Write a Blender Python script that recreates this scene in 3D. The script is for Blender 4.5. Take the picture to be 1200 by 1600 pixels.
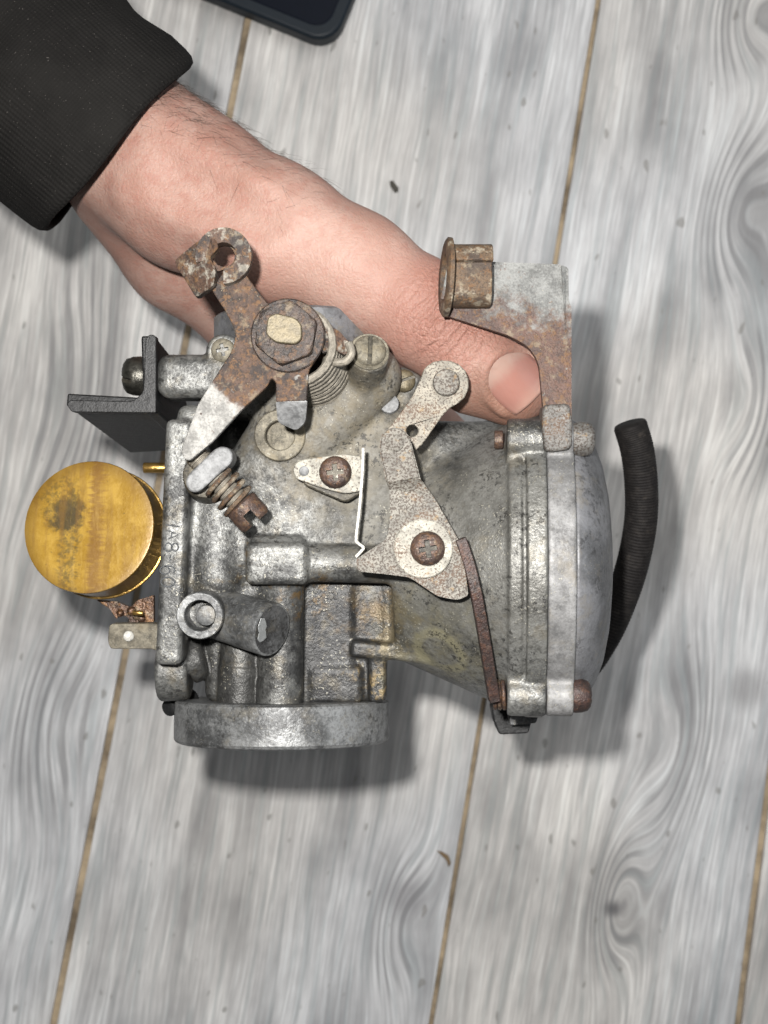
import bpy, bmesh, math, random
import numpy as np
from mathutils import Vector, Matrix
from mathutils.geometry import tessellate_polygon

random.seed(7)
np.random.seed(7)
for o in list(bpy.data.objects):
    bpy.data.objects.remove(o)
scene = bpy.context.scene
COL = scene.collection

# ------------------------------------------------------------------ camera
CAM_Z = 0.500          # lens above the floor (m)
MID_Z = 0.170          # height of the carburetor's mid plane above the floor
FPX = 2000.0           # focal length in photo pixels (1200 x 1600)
cam = bpy.data.cameras.new('camera')
cam.sensor_fit = 'AUTO'
cam.sensor_width = 36.0
cam.lens = 36.0 * FPX / 1600.0
cam.clip_start = 0.01
cam.clip_end = 50
cam.dof.use_dof = True
cam.dof.focus_distance = 0.300
cam.dof.aperture_fstop = 24.0
cam_ob = bpy.data.objects.new('camera', cam)
cam_ob.location = (0, 0, CAM_Z)
cam_ob.rotation_euler = (0, 0, 0)
COL.objects.link(cam_ob)
scene.camera = cam_ob

# ------------------------------------------------------------------ world: dim, even room light
world = bpy.data.worlds.new('World')
scene.world = world
world.use_nodes = True
bg = world.node_tree.nodes['Background']
bg.inputs['Color'].default_value = (0.98, 0.99, 1.0, 1)
bg.inputs['Strength'].default_value = 0.075

# ------------------------------------------------------------------ lamps
def area_lamp(name, loc, target, size, power, color, shape='DISK'):
    l = bpy.data.lights.new(name, 'AREA')
    l.shape = shape
    l.size = size
    l.energy = power
    l.color = color
    o = bpy.data.objects.new(name, l)
    o.location = loc
    d = Vector(target) - Vector(loc)
    o.rotation_euler = d.to_track_quat('-Z', 'Y').to_euler()
    COL.objects.link(o)
    return o
# the telephone's flash beside the lens
area_lamp('flash_lamp', (-0.021, 0.026, 0.497), (0.0, 0.0, 0.0), 0.011, 2.12, (1.0, 0.97, 0.935))
# the room's ceiling lamp and a window's light, both weak and soft
area_lamp('ceiling_lamp', (0.35, 0.75, 1.7), (0, 0, 0.1), 1.4, 12.5, (1.0, 0.98, 0.95))
area_lamp('window_light', (1.2, 0.15, 0.75), (0, 0, 0.17), 0.8, 3.0, (0.80, 0.89, 1.0), 'SQUARE')

scene.cycles.max_bounces = 5
scene.cycles.diffuse_bounces = 2
scene.cycles.glossy_bounces = 2
scene.cycles.transmission_bounces = 1
scene.cycles.caustics_reflective = False
scene.cycles.caustics_refractive = False
scene.view_settings.view_transform = 'Standard'
scene.view_settings.look = 'None'
scene.view_settings.exposure = 0.0
scene.view_settings.gamma = 1.0
scene.view_settings.use_curve_mapping = False

# ================================================================== helpers
def M(px, py, h):
    """photo pixel at height h (mm above the carburetor's mid plane) -> mm"""
    s = (330.0 - h) / FPX
    return np.array([(px - 600.0) * s, (800.0 - py) * s, h], dtype=float)

def RM(rpx, h=0.0):
    return rpx * (330.0 - h) / FPX

def F(px, py, z=0.0):
    """photo pixel on the floor (z in metres above it) -> metres"""
    s = (CAM_Z - z) / FPX
    return Vector(((px - 600.0) * s, (800.0 - py) * s, z))

def W(p):
    """mm -> metres in the world"""
    return (p[0] * 0.001, p[1] * 0.001, p[2] * 0.001 + MID_Z)

def mesh_mm(verts, faces):
    me = bpy.data.meshes.new('mesh')
    v = np.asarray(verts, dtype=float) * 0.001
    v[:, 2] += MID_Z
    me.from_pydata(v.tolist(), [], [tuple(int(i) for i in f) for f in faces])
    me.update()
    return me

def put(name, me, mat, parent=None, smooth=True, bevel=0, angle=35, segs=2, **props):
    """link a world-space mesh as one object, its origin moved to its middle"""
    me.name = name
    n = len(me.vertices)
    co = np.empty(n * 3)
    me.vertices.foreach_get('co', co)
    co = co.reshape(-1, 3)
    c = (co.min(0) + co.max(0)) / 2
    co -= c
    me.vertices.foreach_set('co', co.ravel())
    me.update()
    if mat and len(me.materials):
        me.materials[0] = mat
    elif mat:
        me.materials.append(mat)
    o = bpy.data.objects.new(name, me)
    COL.objects.link(o)
    if parent:
        pw = Vector((0, 0, 0))
        q = parent
        while q:
            pw += q.location
            q = q.parent
        o.parent = parent
        o.location = Vector(c) - pw
    else:
        o.location = Vector(c)
    if smooth:
        me.polygons.foreach_set('use_smooth', [True] * len(me.polygons))
        if smooth != 'all':
            try:
                me.set_sharp_from_angle(angle=math.radians(angle))
            except Exception:
                pass
    if bevel:
        m = o.modifiers.new('bevel', 'BEVEL')
        m.width = bevel * 0.001
        m.segments = segs
        m.limit_method = 'ANGLE'
        m.angle_limit = math.radians(40)
        m.harden_normals = False
        if smooth and smooth != 'all':
            # bevelled edges should read round: clear the sharp flags and let the modifier shape them
            pass
    for k, v in props.items():
        o[k] = v
    return o

# ---- mesh builders, all in mm ----
def basis(axis):
    a = np.array(axis, float)
    a /= np.linalg.norm(a)
    t = np.array([0, 0, 1.0]) if abs(a[2]) < 0.9 else np.array([0, 1.0, 0])
    u = np.cross(t, a); u /= np.linalg.norm(u)
    v = np.cross(a, u)
    return a, u, v

def lathe(origin, axis, prof, seg=48, wob=None):
    """prof: list of (along axis, radius)"""
    o = np.array(origin, float)
    a, u, v = basis(axis)
    vs, fs = [], []
    for (t, r) in prof:
        for i in range(seg):
            an = 2 * math.pi * i / seg
            rr = r * (wob(an, t) if wob else 1.0)
            vs.append(o + a * t + (u * math.cos(an) + v * math.sin(an)) * rr)
    n = len(prof)
    for j in range(n - 1):
        for i in range(seg):
            k = (i + 1) % seg
            fs.append((j * seg + i, j * seg + k, (j + 1) * seg + k, (j + 1) * seg + i))
    if prof[0][1] > 1e-6:
        fs.append(tuple(range(seg - 1, -1, -1)))
    if prof[-1][1] > 1e-6:
        fs.append(tuple((n - 1) * seg + i for i in range(seg)))
    return vs, fs

def cyl(p0, p1, r0, r1=None, seg=32, ch=0.4):
    p0 = np.array(p0, float); p1 = np.array(p1, float)
    L = np.linalg.norm(p1 - p0)
    r1 = r0 if r1 is None else r1
    c = min(ch, L * .3, r0 * .5, r1 * .5)
    prof = [(0, r0 - c), (c * .3, r0 - c * .3), (c, r0), (L - c, r1), (L - c * .3, r1 - c * .3), (L, r1 - c)]
    return lathe(p0, p1 - p0, prof, seg)

def tube(pts, r, seg=10, rf=None, caps=True):
    pts = [np.array(p, float) for p in pts]
    n = len(pts)
    vs, fs = [], []
    u = None
    for i, p in enumerate(pts):
        d = pts[min(i + 1, n - 1)] - pts[max(i - 1, 0)]
        d /= max(np.linalg.norm(d), 1e-9)
        if u is None:
            _, u, v = basis(d)
        else:
            u = u - d * np.dot(u, d); u /= np.linalg.norm(u); v = np.cross(d, u)
        rr = r if rf is None else rf(i / (n - 1))
        for k in range(seg):
            an = 2 * math.pi * k / seg
            vs.append(p + (u * math.cos(an) + v * math.sin(an)) * rr)
    for i in range(n - 1):
        for k in range(seg):
            k2 = (k + 1) % seg
            fs.append((i * seg + k, i * seg + k2, (i + 1) * seg + k2, (i + 1) * seg + k))
    if caps:
        fs.append(tuple(range(seg - 1, -1, -1)))
        fs.append(tuple((n - 1) * seg + k for k in range(seg)))
    return vs, fs

def ribbon(pts, wv, tv):
    """rectangular bar swept along pts: half-width vector fn and full depth (down) in mm"""
    pts = [np.array(p, float) for p in pts]
    n = len(pts); vs, fs = [], []
    for i, p in enumerate(pts):
        d = pts[min(i + 1, n - 1)] - pts[max(i - 1, 0)]
        d[2] = 0
        d /= max(np.linalg.norm(d), 1e-9)
        s = np.array([d[1], -d[0], 0])
        w = wv[i] if hasattr(wv, '__len__') else wv
        z = np.array([0, 0, -(tv[i] if hasattr(tv, '__len__') else tv)])
        vs += [p - s * w, p + s * w, p + s * w + z, p - s * w + z]
    for i in range(n - 1):
        for k in range(4):
            k2 = (k + 1) % 4
            fs.append((i * 4 + k, (i + 1) * 4 + k, (i + 1) * 4 + k2, i * 4 + k2))
    fs.append((0, 1, 2, 3)); b = (n - 1) * 4
    fs.append((b + 3, b + 2, b + 1, b))
    return vs, fs

def cr(pts, n=8):
    """Catmull-Rom through points"""
    p = [np.array(q, float) for q in pts]
    p = [2 * p[0] - p[1]] + p + [2 * p[-1] - p[-2]]
    out = []
    for i in range(1, len(p) - 2):
        for k in range(n):
            t = k / n
            out.append(0.5 * ((2 * p[i]) + (-p[i - 1] + p[i + 1]) * t + (2 * p[i - 1] - 5 * p[i] + 4 * p[i + 1] - p[i + 2]) * t * t
                              + (-p[i - 1] + 3 * p[i] - 3 * p[i + 1] + p[i + 2]) * t ** 3))
    out.append(p[-2])
    return out

def rounded(pts, n=5):
    """(x, y, r) polygon -> outline with rounded corners (pixels)"""
    out = []
    m = len(pts)
    for i in range(m):
        x, y = pts[i][:2]
        r = pts[i][2] if len(pts[i]) > 2 else 0
        if r <= 0:
            out.append((x, y)); continue
        p = np.array([x, y], float)
        a = np.array(pts[i - 1][:2], float) - p
        b = np.array(pts[(i + 1) % m][:2], float) - p
        la, lb = np.linalg.norm(a), np.linalg.norm(b)
        ra, rb = min(r, la * .49), min(r, lb * .49)
        A = p + a / la * ra; B = p + b / lb * rb
        for k in range(n + 1):
            t = k / n
            q = (1 - t) ** 2 * A + 2 * t * (1 - t) * p + t * t * B
            out.append((q[0], q[1]))
    return out

def circ(cx, cy, r, n=24, a0=0):
    return [(cx + r * math.cos(a0 + 2 * math.pi * i / n), cy + r * math.sin(a0 + 2 * math.pi * i / n)) for i in range(n)]

def plate(outline, h, t, holes=()):
    """flat sheet whose upper face has this outline (pixels); h number or function"""
    hf = h if callable(h) else (lambda x, y: h)
    loops = [list(outline)] + [list(c) for c in holes]
    flat, vs = [], []
    for lp in loops:
        flat.append([Vector((x, -y, 0)) for x, y in lp])
        vs += [M(x, y, hf(x, y)) for x, y in lp]
    n = len(vs)
    tris = tessellate_polygon(flat)
    fs = []
    if not holes and not callable(h):
        tris = []
        ar = sum(p.x * q.y - q.x * p.y for p, q in zip(flat[0], flat[0][1:] + flat[0][:1]))
        top = tuple(range(n)) if ar > 0 else tuple(range(n - 1, -1, -1))
        fs += [top, tuple(i + n for i in reversed(top))]
    allp = [p for lp in flat for p in lp]
    for tr in tris:
        a, b, c = [allp[i] for i in tr]
        cr_ = (b.x - a.x) * (c.y - a.y) - (b.y - a.y) * (c.x - a.x)
        tr = tuple(tr) if cr_ > 0 else tuple(reversed(tr))
        fs.append(tr)
        fs.append(tuple(i + n for i in reversed(tr)))
    vs = vs + [v - np.array([0, 0, t]) for v in vs]
    base = 0
    for li, lp in enumerate(loops):
        m = len(lp)
        area = sum(lp[i][0] * lp[(i + 1) % m][1] - lp[(i + 1) % m][0] * lp[i][1] for i in range(m))
        ccw_world = area < 0     # y flips
        outer = li == 0
        for i in range(m):
            a, b = base + i, base + (i + 1) % m
            q = (a, a + n, b + n, b) if ccw_world == outer else (a, b, b + n, a + n)
            fs.append(q)
        base += m
    return vs, fs

def slab(c4, t):
    """sheet through four 3-D corners with thickness t along its normal"""
    p = [np.array(q, float) for q in c4]
    nrm = np.cross(p[1] - p[0], p[2] - p[0]); nrm /= np.linalg.norm(nrm)
    vs = p + [q - nrm * t for q in p]
    return vs, [(0, 1, 2, 3), (7, 6, 5, 4), (0, 4, 5, 1), (1, 5, 6, 2), (2, 6, 7, 3), (3, 7, 4, 0)]

def boxm(c, half, ang=0.0):
    c = np.array(c, float); hx, hy, hz = half
    ca, sa = math.cos(ang), math.sin(ang)
    vs = []
    for z in (-hz, hz):
        for x, y in ((-hx, -hy), (hx, -hy), (hx, hy), (-hx, hy)):
            vs.append(c + np.array([x * ca - y * sa, x * sa + y * ca, z]))
    return vs, [(3, 2, 1, 0), (4, 5, 6, 7), (0, 1, 5, 4), (1, 2, 6, 5), (2, 3, 7, 6), (3, 0, 4, 7)]

def coil(p0, p1, R, r, turns, seg=8, per=28, phase=0.0):
    p0 = np.array(p0, float); p1 = np.array(p1, float)
    a, u, v = basis(p1 - p0)
    n = int(turns * per)
    pts = [p0 + (p1 - p0) * (i / n) + (u * math.cos(phase + 2 * math.pi * i / per) + v * math.sin(phase + 2 * math.pi * i / per)) * R for i in range(n + 1)]
    return tube(pts, r, seg)

def boolean_cut(me, cutters):
    """difference of closed meshes (mm-built, already in the world)"""
    o = bpy.data.objects.new('tmp', me); COL.objects.link(o)
    cs = []
    for c in cutters:
        co = bpy.data.objects.new('tmpc', c); COL.objects.link(co); cs.append(co)
        m = o.modifiers.new('b', 'BOOLEAN'); m.operation = 'DIFFERENCE'; m.object = co; m.solver = 'EXACT'; m.material_mode = 'TRANSFER'
    dg = bpy.context.evaluated_depsgraph_get()
    dg.update()
    res = bpy.data.meshes.new_from_object(o.evaluated_get(dg))
    for x in cs + [o]:
        bpy.data.objects.remove(x)
    return res

def pan_head(c, axis, r, hgt, cut='cross', ang=0.3, seg=32):
    """screw head standing on point c along axis, with a real recess"""
    c = np.array(c, float)
    prof = [(-hgt * .6, r * .9), (0, r * .96), (hgt * .15, r), (hgt * .5, r * .97), (hgt * .78, r * .86), (hgt * .93, r * .65), (hgt, r * .35), (hgt * 1.01, 0.0)]
    me = mesh_mm(*lathe(c, axis, prof, seg))
    me.materials.append(MAT['rust'])
    a, u, v = basis(axis)
    def bar(L, wd, an, depth):
        d = u * math.cos(an) + v * math.sin(an); e = np.cross(a, d)
        t0 = c + a * (hgt - depth); t1 = c + a * (hgt + 1)
        vs = [t0 - d * L - e * wd, t0 + d * L - e * wd, t0 + d * L + e * wd, t0 - d * L + e * wd,
              t1 - d * L - e * wd, t1 + d * L - e * wd, t1 + d * L + e * wd, t1 - d * L + e * wd]
        return mesh_mm(vs, [(3, 2, 1, 0), (4, 5, 6, 7), (0, 1, 5, 4), (1, 2, 6, 5), (2, 3, 7, 6), (3, 0, 4, 7)])
    depth = hgt * 1.0
    if cut == 'cross':
        cs = [bar(r * .52, r * .15, ang, hgt * .80), bar(r * .153, r * .52, ang, hgt * .813), bar(r * .22, r * .22, ang + .785, hgt * .85)]
    elif cut == 'slot':
        cs = [bar(r * 1.3, r * .13, ang, hgt * .45)]
    else:
        cs = []
    for q in cs:
        q.materials.append(MAT['pad'])  # dark recess faces: painted shade in the cut as well as packed dirt
    if not cs:
        return me
    keep = me.copy()
    res = boolean_cut(me, cs)
    return res if len(res.vertices) else keep

# ---- signed distance castings ----
class Field:
    def __init__(s, lo, hi, res):
        s.lo = np.array(lo, float); s.res = res
        n = np.ceil((np.array(hi) - s.lo) / res).astype(int) + 1
        s.n = n
        s.ax = [(s.lo[i] + np.arange(n[i]) * res).astype(np.float32) for i in range(3)]
        s.a = np.full(n, 8.0, np.float32)
    def block(s, bb, m):
        sl = []
        for i in range(3):
            i0 = int(max(0, math.floor((bb[0][i] - m - s.lo[i]) / s.res)))
            i1 = int(min(s.n[i], math.ceil((bb[1][i] + m - s.lo[i]) / s.res) + 1))
            sl.append(slice(i0, max(i0, i1)))
        X = s.ax[0][sl[0]][:, None, None]; Y = s.ax[1][sl[1]][None, :, None]; Z = s.ax[2][sl[2]][None, None, :]
        return tuple(sl), X, Y, Z
    def add(s, prim, k=1.5):
        fn, bb = prim
        sl, X, Y, Z = s.block(bb, k + 3)
        d = fn(X, Y, Z); a = s.a[sl]
        h = np.clip(.5 + .5 * (d - a) / k, 0, 1)
        s.a[sl] = d * (1 - h) + a * h - k * h * (1 - h)
    def cut(s, prim, k=0.6):
        fn, bb = prim
        sl, X, Y, Z = s.block(bb, k + 3)
        d = -fn(X, Y, Z); a = s.a[sl]
        h = np.clip(.5 - .5 * (d - a) / k, 0, 1)
        s.a[sl] = d * (1 - h) + a * h + k * h * (1 - h)
    def mesh(s):
        a = s.a
        a[0] = a[-1] = 8; a[:, 0] = a[:, -1] = 8; a[:, :, 0] = a[:, :, -1] = 8
        ins = a < 0
        nx, ny, nz = a.shape
        cnt = np.zeros((nx - 1, ny - 1, nz - 1), np.int8)
        for dx in (0, 1):
            for dy in (0, 1):
                for dz in (0, 1):
                    cnt += ins[dx:nx - 1 + dx, dy:ny - 1 + dy, dz:nz - 1 + dz]
        act = np.argwhere((cnt > 0) & (cnt < 8))
        idx = np.full(cnt.shape, -1, np.int32)
        idx[act[:, 0], act[:, 1], act[:, 2]] = np.arange(len(act))
        acc = np.zeros((len(act), 3)); num = np.zeros(len(act))
        cs = [(0, 0, 0), (1, 0, 0), (0, 1, 0), (1, 1, 0), (0, 0, 1), (1, 0, 1), (0, 1, 1), (1, 1, 1)]
        val = [a[act[:, 0] + c[0], act[:, 1] + c[1], act[:, 2] + c[2]] for c in cs]
        for i in range(8):
            for j in range(i + 1, 8):
                if sum(abs(cs[i][q] - cs[j][q]) for q in range(3)) != 1:
                    continue
                di, dj = val[i], val[j]
                cross = (di < 0) != (dj < 0)
                t = np.where(cross, di / np.where(cross, di - dj, 1), 0)
                ci, cj = np.array(cs[i]), np.array(cs[j])
                acc += np.where(cross[:, None], ci + (cj - ci) * t[:, None], 0)
                num += cross
        vs = (act + acc / num[:, None]) * s.res + s.lo
        faces = []
        for ax in range(3):
            b, c = (ax + 1) % 3, (ax + 2) % 3
            s0 = [slice(None)] * 3; s1 = [slice(None)] * 3
            s0[ax] = slice(0, -1); s1[ax] = slice(1, None)
            e = np.argwhere(ins[tuple(s0)] != ins[tuple(s1)])
            e = e[(e[:, b] > 0) & (e[:, c] > 0) & (e[:, b] < a.shape[b] - 1) & (e[:, c] < a.shape[c] - 1)]
            q = []
            for db, dc in ((1, 1), (0, 1), (0, 0), (1, 0)):
                p = e.copy(); p[:, b] -= db; p[:, c] -= dc
                q.append(idx[p[:, 0], p[:, 1], p[:, 2]])
            q = np.stack(q, 1)
            fl = ~ins[e[:, 0], e[:, 1], e[:, 2]]
            q[fl] = q[fl][:, ::-1]
            faces.append(q)
        return vs, np.concatenate(faces)

def bbox(pts, r):
    p = np.array(pts, float)
    return p.min(0) - r, p.max(0) + r

def s_cone(a, b, r0, r1=None, flat=(1, 1, 1)):
    """rounded cone between two points; flat scales distances along x, y, z"""
    r1 = r0 if r1 is None else r1
    a = np.array(a, float); b = np.array(b, float); ba = b - a; L2 = float(np.dot(ba, ba)) + 1e-9
    def fn(X, Y, Z):
        t = np.clip(((X - a[0]) * ba[0] + (Y - a[1]) * ba[1] + (Z - a[2]) * ba[2]) / L2, 0, 1)
        return np.sqrt(((X - a[0] - ba[0] * t) * flat[0]) ** 2 + ((Y - a[1] - ba[1] * t) * flat[1]) ** 2 + ((Z - a[2] - ba[2] * t) * flat[2]) ** 2) - (r0 + (r1 - r0) * t)
    return fn, bbox([a, b], max(r0, r1) / min(flat))

def s_cyl(a, b, r0, r1=None, rd=0.6):
    r1 = r0 if r1 is None else r1
    a = np.array(a, float); b = np.array(b, float); L = np.linalg.norm(b - a); u = (b - a) / L
    ca = L / math.hypot(L, r1 - r0)
    def fn(X, Y, Z):
        t = (X - a[0]) * u[0] + (Y - a[1]) * u[1] + (Z - a[2]) * u[2]
        q = np.sqrt(np.maximum((X - a[0]) ** 2 + (Y - a[1]) ** 2 + (Z - a[2]) ** 2 - t * t, 0))
        r = r0 + (r1 - r0) * np.clip(t / L, 0, 1)
        dx = (q - r) * ca + rd; dy = np.abs(t - L / 2) - L / 2 + rd
        return np.minimum(np.maximum(dx, dy), 0) + np.sqrt(np.maximum(dx, 0) ** 2 + np.maximum(dy, 0) ** 2) - rd
    return fn, bbox([a, b], max(r0, r1))

def s_box(lo, hi, rd=1.0, ang=0.0):
    lo = np.array(lo, float); hi = np.array(hi, float); c = (lo + hi) / 2; hf = (hi - lo) / 2
    ca, sa = math.cos(ang), math.sin(ang)
    def fn(X, Y, Z):
        x = (X - c[0]) * ca + (Y - c[1]) * sa; y = -(X - c[0]) * sa + (Y - c[1]) * ca
        qx = np.abs(x) - hf[0] + rd; qy = np.abs(y) - hf[1] + rd; qz = np.abs(Z - c[2]) - hf[2] + rd
        return np.sqrt(np.maximum(qx, 0) ** 2 + np.maximum(qy, 0) ** 2 + np.maximum(qz, 0) ** 2) + np.minimum(np.maximum(np.maximum(qx, qy), qz), 0) - rd
    e = math.hypot(hf[0], hf[1]) if ang else 0
    return fn, (np.minimum(lo, c - e) if ang else lo, np.maximum(hi, c + e) if ang else hi)

def pxbox(x0, x1, y0, y1, htop, hbot, rd=1.0, ang=0.0):
    """box whose upper face covers the pixel rectangle at height htop"""
    a = M(x0, y1, htop); b = M(x1, y0, htop)
    return s_box((a[0], a[1], hbot), (b[0], b[1], htop), rd, ang)

# ================================================================== materials
class G:
    def __init__(s, name):
        s.mat = bpy.data.materials.new(name); s.mat.use_nodes = True
        s.t = s.mat.node_tree; s.t.nodes.clear()
        s.o = s.t.nodes.new('ShaderNodeOutputMaterial')
        s.b = s.t.nodes.new('ShaderNodeBsdfPrincipled')
        s.t.links.new(s.b.outputs[0], s.o.inputs[0])
    def set(s, sock, v):
        if v is None:
            return
        if isinstance(v, bpy.types.NodeSocket):
            s.t.links.new(v, sock)
        elif isinstance(v, (int, float)):
            sock.default_value = v if sock.type == 'VALUE' else ((v, v, v, 1) if sock.type == 'RGBA' else (v, v, v))
        else:
            v = tuple(v)
            sock.default_value = (v + (1,) if len(v) == 3 and sock.type == 'RGBA' else v)
    def coord(s, obj=None):
        n = s.t.nodes.new('ShaderNodeTexCoord')
        if obj:
            n.object = obj
        return n.outputs['Object']
    def pos(s):
        return s.t.nodes.new('ShaderNodeNewGeometry').outputs['Position']
    def m(s, op, a, b=None, c=None, clamp=False):
        n = s.t.nodes.new('ShaderNodeMath'); n.operation = op; n.use_clamp = clamp
        for i, v in enumerate((a, b, c)):
            s.set(n.inputs[i], v)
        return n.outputs[0]
    def vm(s, op, a, b=None):
        n = s.t.nodes.new('ShaderNodeVectorMath'); n.operation = op
        s.set(n.inputs[0], a); s.set(n.inputs[1], b)
        return n.outputs['Value'] if op in ('LENGTH', 'DISTANCE', 'DOT_PRODUCT') else n.outputs[0]
    def vec(s, x=0.0, y=0.0, z=0.0):
        n = s.t.nodes.new('ShaderNodeCombineXYZ')
        for i, v in enumerate((x, y, z)):
            s.set(n.inputs[i], v)
        return n.outputs[0]
    def noise(s, v, scale, detail=4, rough=.55, dist=0, col=False):
        n = s.t.nodes.new('ShaderNodeTexNoise')
        s.set(n.inputs['Vector'], v); n.inputs['Scale'].default_value = scale
        n.inputs['Detail'].default_value = detail; n.inputs['Roughness'].default_value = rough
        n.inputs['Distortion'].default_value = dist
        return n.outputs['Color' if col else 0]
    def vor(s, v, scale, feature='F1', out=0):
        n = s.t.nodes.new('ShaderNodeTexVoronoi'); n.feature = feature
        s.set(n.inputs['Vector'], v); n.inputs['Scale'].default_value = scale
        return n.outputs[out]
    def step(s, x, lo, hi):
        n = s.t.nodes.new('ShaderNodeMapRange'); n.interpolation_type = 'SMOOTHSTEP'
        s.set(n.inputs[0], x)
        n.inputs[1].default_value = lo; n.inputs[2].default_value = hi
        return n.outputs[0]
    def mix(s, f, a, b, blend='MIX'):
        n = s.t.nodes.new('ShaderNodeMix'); n.data_type = 'RGBA'; n.blend_type = blend
        s.set(n.inputs[0], f); s.set(n.inputs[6], a); s.set(n.inputs[7], b)
        return n.outputs[2]
    def ramp(s, f, stops):
        n = s.t.nodes.new('ShaderNodeValToRGB'); s.set(n.inputs[0], f)
        e = n.color_ramp.elements
        while len(e) < len(stops):
            e.new(0.5)
        for q, (p, c) in zip(e, stops):
            q.position = p; q.color = tuple(c) + (1,)
        return n.outputs[0]
    def blob(s, v, c, r0, r1, wob=None):
        d = s.vm('DISTANCE', v, tuple(c))
        if wob is not None:
            d = s.m('ADD', d, wob)
        return s.m('SUBTRACT', 1.0, s.step(d, r0, r1))
    def out(s, color, rough=.5, metal=0.0, bump=(), **kw):
        s.set(s.b.inputs['Base Color'], color); s.set(s.b.inputs['Roughness'], rough); s.set(s.b.inputs['Metallic'], metal)
        nrm = None
        for hgt, strength, dist in bump:
            n = s.t.nodes.new('ShaderNodeBump')
            n.inputs['Strength'].default_value = strength; n.inputs['Distance'].default_value = dist
            s.set(n.inputs['Height'], hgt)
            if nrm is not None:
                s.t.links.new(nrm, n.inputs['Normal'])
            nrm = n.outputs[0]
        if nrm is not None:
            s.t.links.new(nrm, s.b.inputs['Normal'])
        for k, v in kw.items():
            s.set(s.b.inputs[k.replace('_', ' ')], v)
        return s.mat

# the carburetor's own Empty comes first: its coordinates carry the dirt's positions
carb = bpy.data.objects.new('carburetor', None)
carb.empty_display_size = 0.02
carb.location = (-0.02, 0.0, MID_Z - 0.040)
COL.objects.link(carb)
carb['label'] = 'weathered grey carburetor with rusty levers and amber float, gripped by a hand'
carb['category'] = 'carburetor'

def C(px, py, h):
    """pixel at height -> metres in the carburetor's own frame"""
    p = W(M(px, py, h))
    return (p[0] - carb.location.x, p[1] - carb.location.y, p[2] - carb.location.z)

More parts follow.
